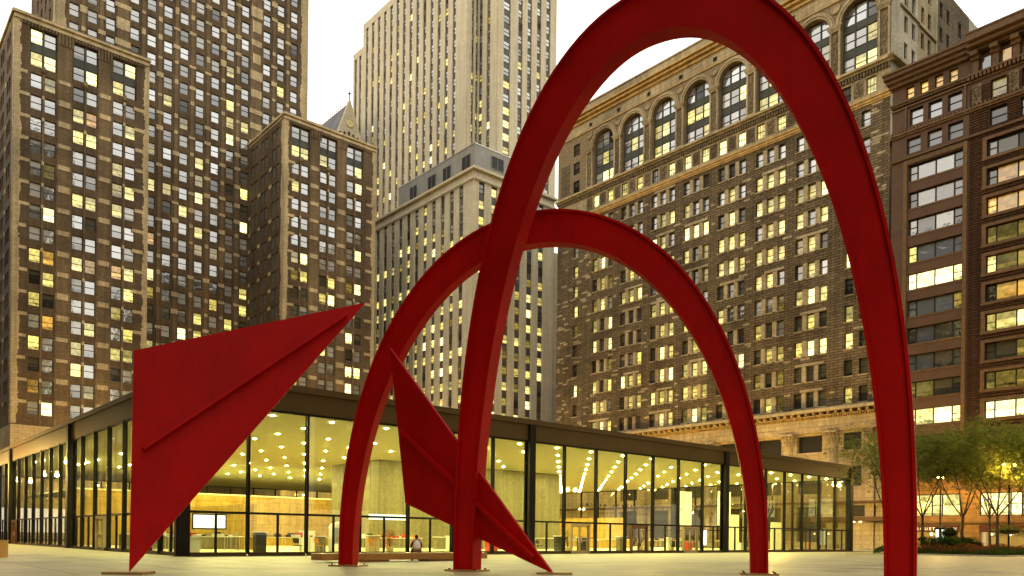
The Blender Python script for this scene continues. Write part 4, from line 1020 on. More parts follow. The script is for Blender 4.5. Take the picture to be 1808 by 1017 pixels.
while k > -29:
    b = MB(); b.box(*cbox('B', 0, k-.35, k+.35, 0, .55, 58.8, 60.3)); b.box(*cbox('B', 0, k-.5, k+.5, 0, .85, 60.3, 60.7)); b.box(*cbox('B', 0, k-.45, k+.45, 0, 1.3, 60.7, 61.2)); b.build('bracket', M['mqtrim'], MQ)
    b = MB(); b.box(*cbox('B', 0, k-1.55, k-.65, .02, .06, 59.1, 60.4)); b.build('loggia_window', P['amber'] if i % 2 else P['dark'], MQ)
    k -= 2.2; i += 1
for c in (-10.2, -14.25, -17.4, -20.5): x = obj('carved_panel', om[0], MQ, cpos('B', 0, c, .02, 56.3), -pi/2); x.scale = (.7, 1, 1.05)
pieces('bay_border', MQ, [cbox('B', 0, -9.05, -8.85, 0, .2, 55.2, 58.1), cbox('B', 0, -1.9, -1.7, 0, .2, 55.2, 58.1), cbox('B', 0, -8.85, -1.9, 0, .2, 57.9, 58.1)], M['mqtrim'])
# shopfronts
for (a, c) in ((-2.0, -8.8), (-11.0, -17.6), (-20.5, -27)):
    b = MB(); b.box(*cbox('B', 0, c+.05, a-.05, -.7, -.6, .4, 2.5)); sh = b.build('shop_interior', P['amber'], MQ)
    b = MB(); b.box(*cbox('B', 0, c+.02, a-.02, -.5, .05, 2.55, 3.33)); b.build('sign_board', M['sgn'], MQ)
    b = MB()
    for k in range(5):
        u = a-(a-c)*k/4; b.box(*cbox('B', 0, u-.05, u+.05, -.45, -.3, .35, 2.55))
    b.box(*cbox('B', 0, c, a, -.45, -.3, .35, .5)); b.build('shop_frame', M['brass'], MQ)
    for k in range(3):
        u = a-(a-c)*(k+.6)/3.2; b = MB(); b.lathe([(.01, 2.05), (.14, 2.15), (.14, 2.3), (.01, 2.4)], 8, (.2, u)); b.build('shop_lamp', M['shoplamp'], MQ)
fit_text('MARQUETTE INN', .52, MQ, -2.6, -8.4, .07, 2.72, M['white'], face='B', off=0.0)
place_windows(MQ, wins)
#=================================================================== LOBBY CONTENTS (things standing in the pavilion)
def lob(name, x, y, rz, label, cat, group=None):
    o = empty(name, 14.884+x, 44.476+y, .06, label, cat, group, ANG+rz); return o
def table(x, y, rz, ln, label):
    t = lob('writing_table', x, y, rz, label, 'table', 'writing tables in the lobby')
    b = MB(); b.box(-ln/2, ln/2, -.38, .38, .98, 1.03); b.build('tabletop', M['white'], t)
    for sx in (-1, 1):
        for sy in (-1, 1):
            b = MB(); b.tube((sx*(ln/2-.15), sy*.3, 0), (sx*(ln/2-.15), sy*.3, .98), .025, .025, 8); b.build('leg', M['chrome'], t)
    return t
table(3.2, 6.5, 0, 4.2, 'long writing table with thin legs left behind the first lobby pane'); table(8.8, 6.8, 0, 3.6, 'long writing table with papers behind the front glass near the bench end')
table(13.0, 7.4, 0, 4.0, 'writing table behind the seated person in the lit lobby'); table(17.8, 8.0, 0, 3.6, 'writing table behind the right half of the granite bench'); table(31.0, 7.0, 0, 3.0, 'writing table between the pale door and the brown double door')
def clutter(x, y, z, n, label, seed):
    rnd = random.Random(seed); t = lob('desk_clutter', x, y, 0, label, 'papers', 'papers and boxes on the lobby tables'); t.location.z = z
    for _ in range(n):
        a, c, h = rnd.uniform(.08, .3), rnd.uniform(.06, .16), rnd.uniform(.05, .32); px_, py_ = rnd.uniform(-1.4, 1.4), rnd.uniform(-.2, .2)
        b = MB(); b.box(px_-a, px_+a, py_-c, py_+c, 0, h); b.build('paper_box', rnd.choice([M['white'], M['white'], M['black'], M['redp'], M['orange'], M['brass']]), t)
clutter(3.2, 6.5, 1.09, 8, 'papers and boxes on the leftmost lobby writing table', 1); clutter(8.8, 6.8, 1.09, 10, 'dark boxes and forms on the lobby table near the bench end', 2); clutter(13.0, 7.4, 1.09, 12, 'racks of forms on the lobby table behind the seated person', 3); clutter(17.8, 8, 1.09, 9, 'forms and small racks on the table behind the bench right half', 4)
def chair(x, y, rz, m, label):
    t = lob('lobby_chair', x, y, rz, label, 'chair', 'chairs in the post office lobby')
    b = MB(); b.box(-.23, .23, -.22, .22, .43, .49); b.build('seat', m, t); b = MB(); b.prism([(-.22, .2, .62), (.22, .2, .62), (.22, .27, .95), (-.22, .27, .95)], (0, .04, 0)); b.build('backrest', m, t)
    for sx in (-1, 1):
        for sy in (-1, 1):
            b = MB(); b.tube((sx*.21, sy*.2, 0), (sx*.21, sy*.2, .43 if sy < 0 else .7), .014, .014, 6); b.build('leg', M['chrome'], t)
chair(9.4, 5.4, 0, M['black'], 'black backed chair behind the glass by the bench left third'); chair(11.1, 5.6, .4, M['orange'], 'orange chair beside the middle lobby table'); chair(15.6, 6.0, 0, M['orange'], 'orange chair right of the seated person behind the glass'); chair(17.0, 6.2, .5, M['redp'], 'red chair behind the right half of the bench'); chair(19.8, 6.3, -.3, M['orange'], 'orange chair near the second dark column'); chair(31.8, 5.4, .2, M['black'], 'black chair between the two lobby doors')
def cabinet(x, y, wd, h, m, label, name='service_counter', cat='counter', dp=.7, grp=None):
    t = lob(name, x, y, 0, label, cat, grp); b = MB(); b.box(-wd/2, wd/2, -dp/2, dp/2, 0, h-.06); b.build('body', m, t); b = MB(); b.box(-wd/2-.05, wd/2+.05, -dp/2-.05, dp/2+.05, h-.06, h); b.build('countertop', M['white'], t)
    for k in range(int(wd/1.2)): b = MB(); b.box(-wd/2+.1+k*1.2, -wd/2+1.1+k*1.2, -dp/2-.02, -dp/2, .15, h-.2); b.build('front_panel', m, t)
    return t
cabinet(6, 17.5, 9, 1.15, M['core'], 'long stone service counter deep in the lobby left of the core'); cabinet(36, 15.5, 16, 1.15, M['core'], 'long stone service counter behind the right-hand lobby panes'); cabinet(57, 20, 8, 1.1, M['wood'], 'oak service counter at the far right of the lobby')
cabinet(12.2, 9.6, 1.0, 1.5, M['white'], 'white cabinet standing between the lobby tables', 'form_cabinet', 'cabinet', .5, None); cabinet(14.6, 9.0, .7, .95, M['white'], 'low white cabinet behind the seated person', 'form_cabinet', 'cabinet', .5)
cabinet(36.6, 5.0, .8, 1.25, M['black'], 'dark cabinet with white machine beside the brown double door', 'form_cabinet', 'cabinet', .5)
t = lob('lit_notice_board', 5.6, 11.2, 0, 'bright white backlit board standing behind the left lobby table', 'board'); b = MB(); b.box(-1.2, 1.2, 0, .1, 1.5, 2.6); b.build('board_frame', M['black'], t); b = MB(); b.box(-1.1, 1.1, -.02, 0, 1.6, 2.5); b.build('lit_panel', M['screen'], t); b = MB(); b.tube((-1.1, .05, 0), (-1.1, .05, 1.5), .03, .03); b.tube((1.1, .05, 0), (1.1, .05, 1.5), .03, .03); b.build('leg', M['chrome'], t)
t = lob('white_arched_display', 12.9, 6.0, 0, 'white arched display stand glowing behind the lobby glass near the person', 'display'); b = MB(); b.box(-.75, -.68, -.2, .2, 0, 1.7); b.box(.68, .75, -.2, .2, 0, 1.7); b.box(-.68, .68, -.2, .2, .55, .62); b.box(-.68, .68, -.2, .2, 1.1, 1.15); b.build('display_frame', M['white'], t)
b = MB(); pts = [(-.8, -.22, 1.7), (.8, -.22, 1.7), (.6, -.22, 2.0), (0, -.22, 2.15), (-.6, -.22, 2.0)]; b.prism(pts, (0, .44, 0)); b.build('arched_top', M['white'], t); b = MB(); b.box(-.66, .66, .12, .18, .64, 1.68); b.build('back_panel', M['white'], t)
t = lob('hanging_sign', 16.4, 5.2, 0, 'long white sign hanging under the lobby ceiling behind the transom', 'sign'); b = MB(); b.box(-1.6, 1.6, -.05, .05, 2.35, 2.75); b.build('sign_panel', M['screen'], t); b = MB(); b.tube((-1.4, 0, 2.75), (-1.4, 0, 8.4), .012, .012, 5); b.tube((1.4, 0, 2.75), (1.4, 0, 8.4), .012, .012, 5); b.build('wire', M['chrome'], t)
def plant(x, y, h, label, seed, m='shrub'):
    rnd = random.Random(seed); t = lob('potted_plant', x, y, 0, label, 'plant', 'potted plants in the lobby')
    b = MB(); b.lathe([(.01, 0), (.22, 0), (.28, .4), (.24, .4), (.01, .36)], 14); b.build('pot', M['brass'], t)
    b = MB()
    for _ in range(9): b.tube((0, 0, .3), (rnd.uniform(-.25, .25), rnd.uniform(-.25, .25), h*rnd.uniform(.6, .9)), .015, .006, 5)
    b.build('stem', M['bark'], t)
    b = MB()
    for _ in range(420):
        c = Vector((rnd.gauss(0, .25), rnd.gauss(0, .25), rnd.uniform(.55, h))); a = Vector((rnd.uniform(-1, 1), rnd.uniform(-1, 1), rnd.uniform(-.6, .4))).normalized()*.13; s = a.cross(Vector((0, 0, 1))).normalized()*.035
        b.quad(tuple(c), tuple(c+a*.5+s), tuple(c+a), tuple(c+a*.5-s))
    b.build('foliage', M[m], t)
rnd = random.Random(77); kk = 0
where = ['near the left lobby corner', 'behind the first bays', 'left of the bench', 'behind the bench left end', 'behind the bench middle', 'behind the bench right end', 'near the second dark column', 'left of the pale door', 'between the lobby doors', 'beside the brown double door', 'right of the double door', 'behind the farther pale door', 'in the third bay', 'in the darker right bay', 'near the right lobby end', 'by the right lobby corner']
for i in range(16):
    x = 2.5+i*4.3; y = 10.5+(i % 3)*2.1
    if 46 < x < 50: y += 3
    table(x, y, 0, 2.6+(i % 3)*.5, 'lobby table standing in the second row '+where[i]); clutter(x, y, 1.09, 9, 'mixed forms, screens and boxes on the second-row table '+where[i], 100+i)
for i in range(14):
    x = 1.8+i*4.9; cabinet(x, 4.2+(i % 4)*1.1, rnd.uniform(.5, 1.3), rnd.uniform(.8, 1.5), M[['white', 'black', 'core', 'brass', 'white', 'redp'][i % 6]], ['white', 'black', 'grey stone', 'bronze coloured', 'white', 'red'][i % 6]+' lobby cabinet standing '+where[i], 'form_cabinet', 'cabinet', .5)
plant(15.2, 3.0, 1.6, 'bushy plant in a pot behind the glass just right of the person', 11, 'flower'); plant(27.6, 3.0, 1.5, 'potted plant behind the pane left of the first pale door', 12); plant(32.4, 2.6, 1.8, 'potted plant just right of the first pale bronze door', 13); plant(42.0, 2.8, 2.0, 'tall potted plant right of the brown double door', 14); plant(46.4, 2.6, 1.9, 'tall potted plant left of the farther pale door', 15); plant(60, 3.0, 1.6, 'potted plant in the darker right lobby bay', 16)
for i, (x, y, h) in enumerate(((55, 5, 2.2), (63.5, 4.0, 2.2))):
    t = lob('poster_stand', x, y, 0, ('lit poster panel in the right lobby bay beside the red arch foot', 'brightest white lit poster panel near the right end of the lobby')[i], 'poster'); b = MB(); b.box(-.55, .55, 0, .12, .5, h); b.build('poster_case', M['black'], t); b = MB(); b.box(-.5, .5, -.02, 0, .56, h-.06); b.build('lit_panel', M['screen'], t); b = MB(); b.tube((0, .06, 0), (0, .06, .5), .06, .06); b.build('leg', M['black'], t)
#=================================================================== RED PAINTED STEEL SCULPTURE (a plain abstract piece)
SC = obj('red_steel_sculpture', None, None, (2, 26, 0)); tag(SC, 'huge red painted abstract steel sculpture of two hoops and two flat plates', 'sculpture')
def hoop(name, F0, F1, top, n, w0, w1, th):
    """free-standing curved band between two feet on the ground"""
    F0 = Vector(F0); F1 = Vector(F1); mid = (F0+F1)/2; ax = (F1-F0)/2; dirx = ax.normalized(); a = ax.length; nrm = dirx.cross(Vector((0, 0, 1))).normalized()
    K = 72; pts = []
    for k in range(K+1):
        t = pi*k/K; cx = -abs(cos(t))**(2/n)*(1 if cos(t) > 0 else -1); cz = abs(sin(t))**(2/n); pts.append((cx*a, cz*top))
    b = MB(); rings = []
    for k in range(K+1):
        x, z = pts[k]; p0 = pts[max(k-1, 0)]; p1 = pts[min(k+1, K)]; tx, tz = p1[0]-p0[0], p1[1]-p0[1]
        if k in (0, K): tx, tz = 0, (1 if k == 0 else -1)
        l = math.hypot(tx, tz); nx, nz = -tz/l, tx/l; wd = w0+(w1-w0)*sin(pi*k/K)**1.2
        prof = [(-wd/2, -th/2-.10), (-wd/2+.09, -th/2-.10), (-wd/2+.11, -th/2), (wd/2-.11, -th/2), (wd/2-.09, -th/2-.10), (wd/2, -th/2-.10), (wd/2, th/2+.1), (wd/2-.09, th/2+.1), (wd/2-.11, th/2), (-wd/2+.11, th/2), (-wd/2+.09, th/2+.1), (-wd/2, th/2+.1)]
        rings.append([tuple(mid+dirx*(x+nx*r)+Vector((0, 0, z+nz*r))+nrm*(-s) - SC.location) for r, s in prof])
    for k in range(K):
        for j in range(12): b.quad(rings[k][j], rings[k][(j+1) % 12], rings[k+1][(j+1) % 12], rings[k+1][j])
    o = b.build(name, M['red'], SC)
    bm = bmesh.new(); bm.from_mesh(o.data); bmesh.ops.remove_doubles(bm, verts=bm.verts, dist=.0005); bmesh.ops.recalc_face_normals(bm, faces=bm.faces); bm.to_mesh(o.data); bm.free()
    for F in (F0, F1):
        q = MB(); q.box(-.65, .65, -.5, .5, 0, .07); p_ = q.build('base_plate', M['bench'], SC); p_.location = F-SC.location; p_.rotation_euler = (0, 0, atan2(dirx.y, dirx.x))
        for (x_, y_) in ((-.52, -.38), (.52, -.38), (-.52, .38), (.52, .38), (0, -.42), (0, .42)):
            q = MB(); q.lathe([(.035, .07), (.035, .12), (.001, .12)], 6, (x_, y_)); q.build('bolt', M['steel'], p_)
hoop('arch', (-1.6, 28.5, .0), (10.75, 21.9, .0), 18.0, 2.15, .8, 1.55, .42)
hoop('arch', (-6.6, 32.0, .0), (8.83, 28.3, .0), 13.0, 2.1, .6, 1.25, .36)
def plate(name, pts, th=.12, ribs=()):
    v = [Vector(p) for p in pts]; nrm = (v[1]-v[0]).cross(v[2]-v[0]).normalized()
    if nrm.y > 0: nrm = -nrm
    b = MB(); b.prism([tuple(p-SC.location) for p in v], nrm*th); o = b.build(name, M['red'], SC)
    for (s, e) in ribs:
        s = Vector(s); e = Vector(e); dr = (e-s).normalized(); sd_ = dr.cross(nrm).normalized()*.06; off = nrm*th
        q = MB(); q.prism([tuple(s+off-sd_-SC.location), tuple(s+off+sd_-SC.location), tuple(e+off+sd_-SC.location), tuple(e+off-sd_-SC.location)], nrm*.22); q.build('rib', M['red'], SC)
A0 = Vector((-11.56, 23.94, 0.05)); A1 = Vector((-12.2, 25.4, 7.05)); A2 = Vector((-5.6, 29.6, 9.9)); A3 = Vector((-9.3, 27.6, 1.2))
ctr = (A0+A1+A2)/3
plate('steel_plate', (A0, A1, A2), .12, ((A0.lerp(A1, .5).lerp(A2, .04), A0.lerp(A1, .5).lerp(A2, .9)),))
B0 = Vector((1.44, 27.0, 0.05)); B1 = Vector((-4.6, 29.8, 8.3)); B2 = Vector((-4.0, 30.2, 2.5)); cb_ = (B0+B1+B2)/3
plate('steel_plate', (B0, B1, B2), .12, ((B1.lerp(B2, .5).lerp(B0, .04), B1.lerp(B2, .5).lerp(B0, .9)),))
for F in (A0, B0): q = MB(); q.box(-.6, .6, -.45, .45, 0, .08); p_ = q.build('base_plate', M['bench'], SC); p_.location = Vector((F.x, F.y, 0))-SC.location
#=================================================================== BENCH and PERSON
BN = empty('granite_bench', 17.0, 32.45, 0, 'long low speckled brown granite bench in front of the glass lobby', 'bench')
for k in range(2):
    b = MB(); x0, x1 = (0, 4.75) if k == 0 else (4.756, 9.6); b.box(x0, x1, 0, 1.1, .1, .42); o = b.build('granite_block', M['bench'], BN)
    m_ = o.modifiers.new('bevel', 'BEVEL'); m_.width = .012; m_.segments = 2
for (a, c) in ((1.5, 3.6), (5.9, 7.9)):
    b = MB(); b.box(a, c, .12, .98, 0.004, .1); b.build('plinth', M['bench'], BN)
def skin_fig(name, verts, edges, radii, m, parent, sub=2):
    me = bpy.data.meshes.new(name); me.from_pydata(verts, edges, []); o = obj(name, me, parent)
    sk = o.modifiers.new('skin', 'SKIN'); sk.use_smooth_shade = True
    for i, r in enumerate(radii): me.skin_vertices[0].data[i].radius = (r if isinstance(r, tuple) else (r, r))
    me.skin_vertices[0].data[0].use_root = True
    ss = o.modifiers.new('sub', 'SUBSURF'); ss.levels = sub; ss.render_levels = sub
    me.materials.append(m); dg = bpy.context.evaluated_depsgraph_get(); ev = bpy.data.meshes.new_from_object(o.evaluated_get(dg)); o.modifiers.clear(); o.data = ev
    for p_ in ev.polygons: p_.use_smooth = True
    return o
M['skin'] = plain('skin', (0.30, 0.16, 0.09), .55, .05); M['hair'] = plain('dark_hair', (0.02, 0.014, 0.01), .7, .1); M['shirtw'] = plain('white_shirt', (0.70, 0.66, 0.55), .85, .06, 8); M['jeans'] = plain('dark_trousers', (0.018, 0.016, 0.02), .85, .15, 8); M['sleeve'] = plain('dark_red_sleeve', (0.22, 0.02, 0.02), .85, .1)
PE = empty('person', 17.0+5.55, 32.45+.62, .42, 'person in white shirt with red sleeves sitting hunched on the granite bench', 'person', None, ANG+radians(-28))
# local: faces +y (towards the lobby), back to the viewer, leaning forward
V = [(0, 0, .12), (0, .05, .30), (0, .16, .48), (0, .26, .60), (0, .31, .68), (0, .35, .73),         # pelvis..head
     (.17, .24, .565), (.26, .36, .36), (.20, .58, .24), (.15, .68, .25), (-.17, .24, .565), (-.26, .36, .36), (-.20, .58, .24), (-.15, .68, .25),
     (.10, .06, .10), (.18, .50, .14), (.18, .56, -.28), (.18, .68, -.36), (-.10, .06, .10), (-.18, .50, .14), (-.18, .56, -.28), (-.18, .68, -.36)]
Ed = [(0, 1), (1, 2), (2, 3), (3, 4), (4, 5), (3, 6), (6, 7), (7, 8), (8, 9), (3, 10), (10, 11), (11, 12), (12, 13), (0, 14), (14, 15), (15, 16), (16, 17), (0, 18), (18, 19), (19, 20), (20, 21)]
Rr = [(.17, .13), (.15, .11), (.17, .12), (.11, .09), .055, .05, .075, .05, .038, .035, .075, .05, .038, .035, .10, .075, .05, .04, .10, .075, .05, .04]
body = skin_fig('body', V, Ed, Rr, M['skin'], PE)
skin_fig('shirt', [(0, 0, .13), (0, .04, .30), (0, .15, .48), (0, .245, .585)], [(0, 1), (1, 2), (2, 3)], [(.19, .145), (.175, .13), (.205, .14), (.11, .1)], M['shirtw'], PE)
for s in (-1, 1):
    skin_fig('sleeve', [(s*.14, .22, .57), (s*.265, .355, .36), (s*.215, .55, .25)], [(0, 1), (1, 2)], [.095, .068, .05], M['sleeve'], PE)
    skin_fig('trouser_leg', [(s*.09, .02, .10), (s*.18, .50, .14), (s*.18, .56, -.26)], [(0, 1), (1, 2)], [.125, .095, .07], M['jeans'], PE)
    b = MB(); b.box(s*.18-.05, s*.18+.05, .52, .80, -.42, -.33); sh_ = b.build('shoe', M['black'], PE); mm = sh_.modifiers.new('b', 'BEVEL'); mm.width = .03; mm.segments = 3
    for f in range(5):
        b = MB(); a0 = Vector((s*(.15-.018*f+.03), .70, .25-.01*abs(f-2))); b.tube(a0, a0+Vector((-s*.012, .05, -.015)), .009, .008, 6); b.tube(a0+Vector((-s*.012, .05, -.015)), a0+Vector((-s*.03, .075, -.05)), .008, .006, 6); b.build('finger', M['skin'], body)
def ball(name, c, rx, ry, rz_, m, par, zmin=-1.0):
    b = MB(); prof = []
    for k in range(13):
        a = -pi/2+pi*k/12
        if sin(a) >= zmin: prof.append((cos(a), sin(a)))
    n_ = 18
    for (r, z) in prof:
        for i in range(n_): b.v.append((c[0]+rx*r*cos(2*pi*i/n_), c[1]+ry*r*sin(2*pi*i/n_), c[2]+rz_*z))
    for a in range(len(prof)-1):
        for i in range(n_): j = (i+1) % n_; b.f.append((a*n_+i, a*n_+j, (a+1)*n_+j, (a+1)*n_+i)); b.mi.append(0)
    return b.build(name, m, par, smooth=True)
ball('head', (0, .375, .775), .078, .10, .115, M['skin'], body)
ball('hair', (0, .350, .795), .092, .105, .112, M['hair'], PE, -.75)
ball('ponytail', (0, .245, .755), .035, .04, .075, M['hair'], PE)
for s in (-1, 1): ball('ear', (s*.08, .38, .765), .014, .02, .03, M['skin'], body)
b = MB(); b.tube((0, .455, .775), (0, .485, .755), .018, .012, 6); b.build('nose', M['skin'], body)
#=================================================================== TREES
def tree(p, q, h, cr, label, seed, lean=(0, 0)):
    rnd = random.Random(seed); t = empty('honey_locust_tree', p, q, .1, label, 'tree', 'honey locust trees along the planter')
    b = MB(); tips = []
    th = h*.33; r0 = .17
    def limb(a, d_, ln, r, lvl):
        seg = 4; cur = Vector(a); dr = Vector(d_).normalized()
        for k in range(seg):
            nd = (dr+Vector((rnd.uniform(-.16, .16), rnd.uniform(-.16, .16), rnd.uniform(-.02, .12)))).normalized(); nx = cur+nd*ln/seg; r1 = r*(1-.16)
            b.tube(cur, nx, r, r1, 7 if lvl < 2 else 4, cap=False); cur = nx; dr = nd; r = r1
            if lvl >= 1: tips.append((cur.copy(), dr.copy()))
            if lvl < 3 and k > 0:
                for _ in range(2 if lvl < 2 else 1):
                    an = rnd.uniform(0, 2*pi); sd2 = Vector((cos(an), sin(an), rnd.uniform(-.05, .5))); limb(cur, (dr*.5+sd2).normalized(), ln*rnd.uniform(.4, .58), r*.5, lvl+1)
    cur = Vector((0, 0, 0)); r = r0
    for k in range(5):
        nx = cur+Vector((lean[0]/5+rnd.uniform(-.04, .04), lean[1]/5+rnd.uniform(-.04, .04), th/5)); b.tube(cur, nx, r*(1.25 if k == 0 else 1), r*.94, 10, cap=False); r *= .94; cur = nx
    nl = rnd.randint(4, 5)
    for k in range(nl):
        an = 2*pi*(k+rnd.uniform(-.25, .25))/nl; limb(cur+Vector((0, 0, -.2*rnd.random())), (cos(an)*.62, sin(an)*.62, 1.0), h*.58, r*.6, 1)
    b.build('trunk', M['bark'], t, smooth=True)
    f = MB()
    for (c, dr) in tips:
        if c.z < th*.85: continue
        n_ = 7
        for _ in range(n_):
            cc = c+Vector((rnd.gauss(0, .5), rnd.gauss(0, .5), rnd.gauss(0, .28))); a = Vector((rnd.gauss(0, 1), rnd.gauss(0, 1), rnd.gauss(-.25, .45))).normalized()
            side_ = a.cross(Vector((rnd.gauss(0, .3), rnd.gauss(0, .3), 1))).normalized(); ln = rnd.uniform(.28, .5)
            # one compound leaf: a rachis with paired leaflets
            for k in range(4):
                o_ = cc+a*(ln*k/4)
                for s in (-1, 1):
                    tip = o_+side_*(s*.14)+a*.03; wv = a*.042; f.quad(tuple(o_), tuple((o_+tip)/2+wv), tuple(tip), tuple((o_+tip)/2-wv))
    o = f.build('crown', M['leaf'], t)
    return t, len(f.f)
nf = 0
TREES = [(78.6, 34.2, 11.0, 'locust tree nearest the red arch foot, its crown over the glass pavilion corner'), (85.0, 33.5, 11.5, 'locust tree with thin trunk just right of the red arch, left of the lit kiosk'), (86.9, 30.5, 11.2, 'locust tree with its trunk standing in front of the white lit kiosk'), (87.2, 27.3, 11.6, 'locust tree with long low branches between kiosk and hanging baskets'), (90.0, 25.0, 11.2, 'locust tree with knotted trunk left of the lamp post'), (97.5, 24.2, 11.6, 'locust tree at the right edge of the picture, its crown above the lamps'), (96.5, 31.0, 11.8, 'locust tree on the far side of the planter behind the kiosk')]
for i, (p, q, h, lb) in enumerate(TREES):
    t, n_ = tree(p, q, h, 4, lb, 40+i); nf += n_
print('leaf faces', nf)
#=================================================================== PLANTER
PL = empty('planting_bed', 88.5, 27.5, 0, 'low kerbed planting bed with shrubs and red bedding flowers at the plaza edge', 'planter')
b = MB(); 
for bx in ((-12, 9, -4.2, -4.0), (-12, 9, 4.8, 5.0)): b.box(bx[0], bx[1], bx[2], bx[3], 0, .14)
b.box(-12, -11.8, -4.0, 4.8, 0, .14); b.box(8.8, 9, -4.0, 4.8, 0, .14); b.build('kerb', M['walk'], PL)
b = MB(); b.box(-11.8, 8.8, -4, 4.8, 0, .11); b.build('soil', M['soil'], PL)
def ground_cover(name, m, n_, fx, hfun, leaf, seed, root=PL):
    rnd = random.Random(seed); f = MB()
    for _ in range(n_):
        x, y = fx(rnd); hh = hfun(x, y)
        if hh <= .05: continue
        z = .1+hh*rnd.random()**.5; a = Vector((rnd.gauss(0, 1), rnd.gauss(0, 1), rnd.gauss(.3, .5))).normalized()*leaf; s = a.cross(Vector((0, 0, 1))).normalized()*leaf*.4; c = Vector((x, y, z))
        f.quad(tuple(c), tuple(c+a*.5+s), tuple(c+a), tuple(c+a*.5-s))
    return f.build(name, m, root, kind='stuff')
hb = lambda x, y: .42+.2*sin(x*1.7)+.15*sin(y*2.3+x)
ground_cover('shrub_cover', M['shrub'], 22000, lambda r: (r.uniform(-11.8, 8.8), r.uniform(-4, 4.8)), hb, .14, 5)
ground_cover('red_bedding', M['flower'], 15000, lambda r: (r.uniform(-11.2, 8.5), r.uniform(-1.5, 4.5)), lambda x, y: hb(x, y)+.28, .12, 6)
ground_cover('tall_shrubs', M['shrub'], 16000, lambda r: (r.uniform(-9.0, -1), r.uniform(1.0, 4.6)), lambda x, y: 1.3+.3*sin(x*1.3), .15, 7)
#=================================================================== STREET FURNITURE and lamps
LAMPS = []
def lamp_post(p, q, h, label, arms=((-.75, 0), (.75, 0)), power=2500.0, col=(1.0, .62, .16), pole='street_lamp', rz=ANG):
    t = empty('street_lamp', p, q, 0, label, 'street lamp', 'street lamps around the block', rz)
    b = MB(); b.lathe([(.2, 0), (.2, .25), (.12, .5), (.1, 1.0), (.075, h-.6), (.05, h-.1)], 12); b.build('pole', M['steel'], t)
    b = MB()
    for (x, y) in arms: b.tube((0, 0, h-.5), (x*.6, y*.6, h-.05), .04, .035, 8); b.tube((x*.6, y*.6, h-.05), (x, y, h+.05), .035, .03, 8)
    b.build('arm', M['steel'], t)
    for (x, y) in arms:
        b = MB(); b.lathe([(.01, h+.38), (.16, h+.3), (.24, h+.12), (.01, h+.12)], 14, (x, y)); hd = b.build('lamp_housing', M['steel'], t)
        b = MB(); b.lathe([(.01, h-.14), (.15, h-.08), (.21, h+.04), (.2, h+.11)], 14, (x, y)); b.build('lamp_globe', M['sodium'], t)
        ld = bpy.data.lights.new('lamp_light', 'POINT'); ld.energy = power; ld.color = col; ld.shadow_soft_size = .2
        lo = bpy.data.objects.new('lamp_light', ld); C.objects.link(lo); lo.parent = t; lo.location = (x, y, h-.36)
    return t
lamp_post(90.3, 27.3, 9.1, 'twin-headed street lamp glowing above the hanging flower basket', ((-.75, .3), (.6, -.35)), 2600)
lamp_post(28.8, -4.5, 7.5, 'unseen twin lamp added right of the viewpoint for warm light on the arch', power=1500)  # added lamp, out of view, warms the right arch leg and the paving
lamp_post(8.4, 111.5, 8.7, 'twin street lamp on the side street left of the pavilion, nearer one', power=3200)
lamp_post(8.4, 128, 8.7, 'twin street lamp on the side street left of the pavilion, farther one', power=3200)
lamp_post(10.3, 90, 8.7, 'twin street lamp beside the left glass wall of the pavilion', power=2200)
lamp_post(97.5, 58, 9, 'street lamp behind the right end of the pavilion by the stone bank', power=6500)
lamp_post(99.0, 80, 9, 'street lamp across from the columned stone base', power=6500)
lamp_post(99.0, 102, 9, 'street lamp at the far corner of the stone bank', power=6500)
lamp_post(101.5, 38, 9, 'street lamp in front of the dark red-brown shopfronts', power=1500)
lamp_post(101.5, 24, 9, 'street lamp before the right-hand terracotta bay', power=1500)
lamp_post(84.0, 6.0, 8.7, 'street lamp on the near right kerb outside the picture', power=3500)
lamp_post(88.0, -20, 8.7, 'street lamp farther along the near right kerb', power=3500)
lamp_post(70.0, 143, 9, 'street lamp in the back street below the limestone tower', power=7000)
lamp_post(100.0, 143, 9, 'street lamp in the back street right of the limestone tower', power=7000)
lamp_post(35.0, 143, 9, 'street lamp in the back street below the brown brick tower', power=7000)
# hanging baskets
def basket(p, q, z, r, label, seed):
    rnd = random.Random(seed); t = empty('hanging_basket', p, q, 0, label, 'flower basket', 'flower baskets on posts')
    b = MB(); b.lathe([(.04, 0), (.05, z+.25)], 8, (.0, .0)); b.build('post', M['steel'], t) if seed == 2 else None
    b = MB(); b.lathe([(.05, z-.45), (r*.55, z-.3), (r*.75, z), (.05, z)], 16); b.build('bowl', M['steel'], t)
    f = MB()
    for _ in range(3500):
        an = rnd.uniform(0, 2*pi); rr = r*rnd.random()**.5; c = Vector((rr*cos(an), rr*sin(an), z+.55*(1-(rr/r)**2)*rnd.uniform(.2, 1)-(.75*rnd.random()**1.5 if rr > r*.55 else 0)+rnd.gauss(0, .08)))
        a = Vector((rnd.gauss(0, 1), rnd.gauss(0, 1), rnd.gauss(0, .6))).normalized()*.11; s = a.cross(Vector((0, 0, 1))).normalized()*.04; f.quad(tuple(c), tuple(c+a*.5+s), tuple(c+a), tuple(c+a*.5-s))
    f.build('trailing_plants', M['paleleaf'] if seed == 1 else M['shrub'], t)
basket(90.3, 27.3, 2.5, 1.5, 'wide pale trailing flower basket on the lamp post at right', 1)
basket(86.8, 31.6, 2.2, .8, 'darker hanging flower basket beside the white lit kiosk', 2)
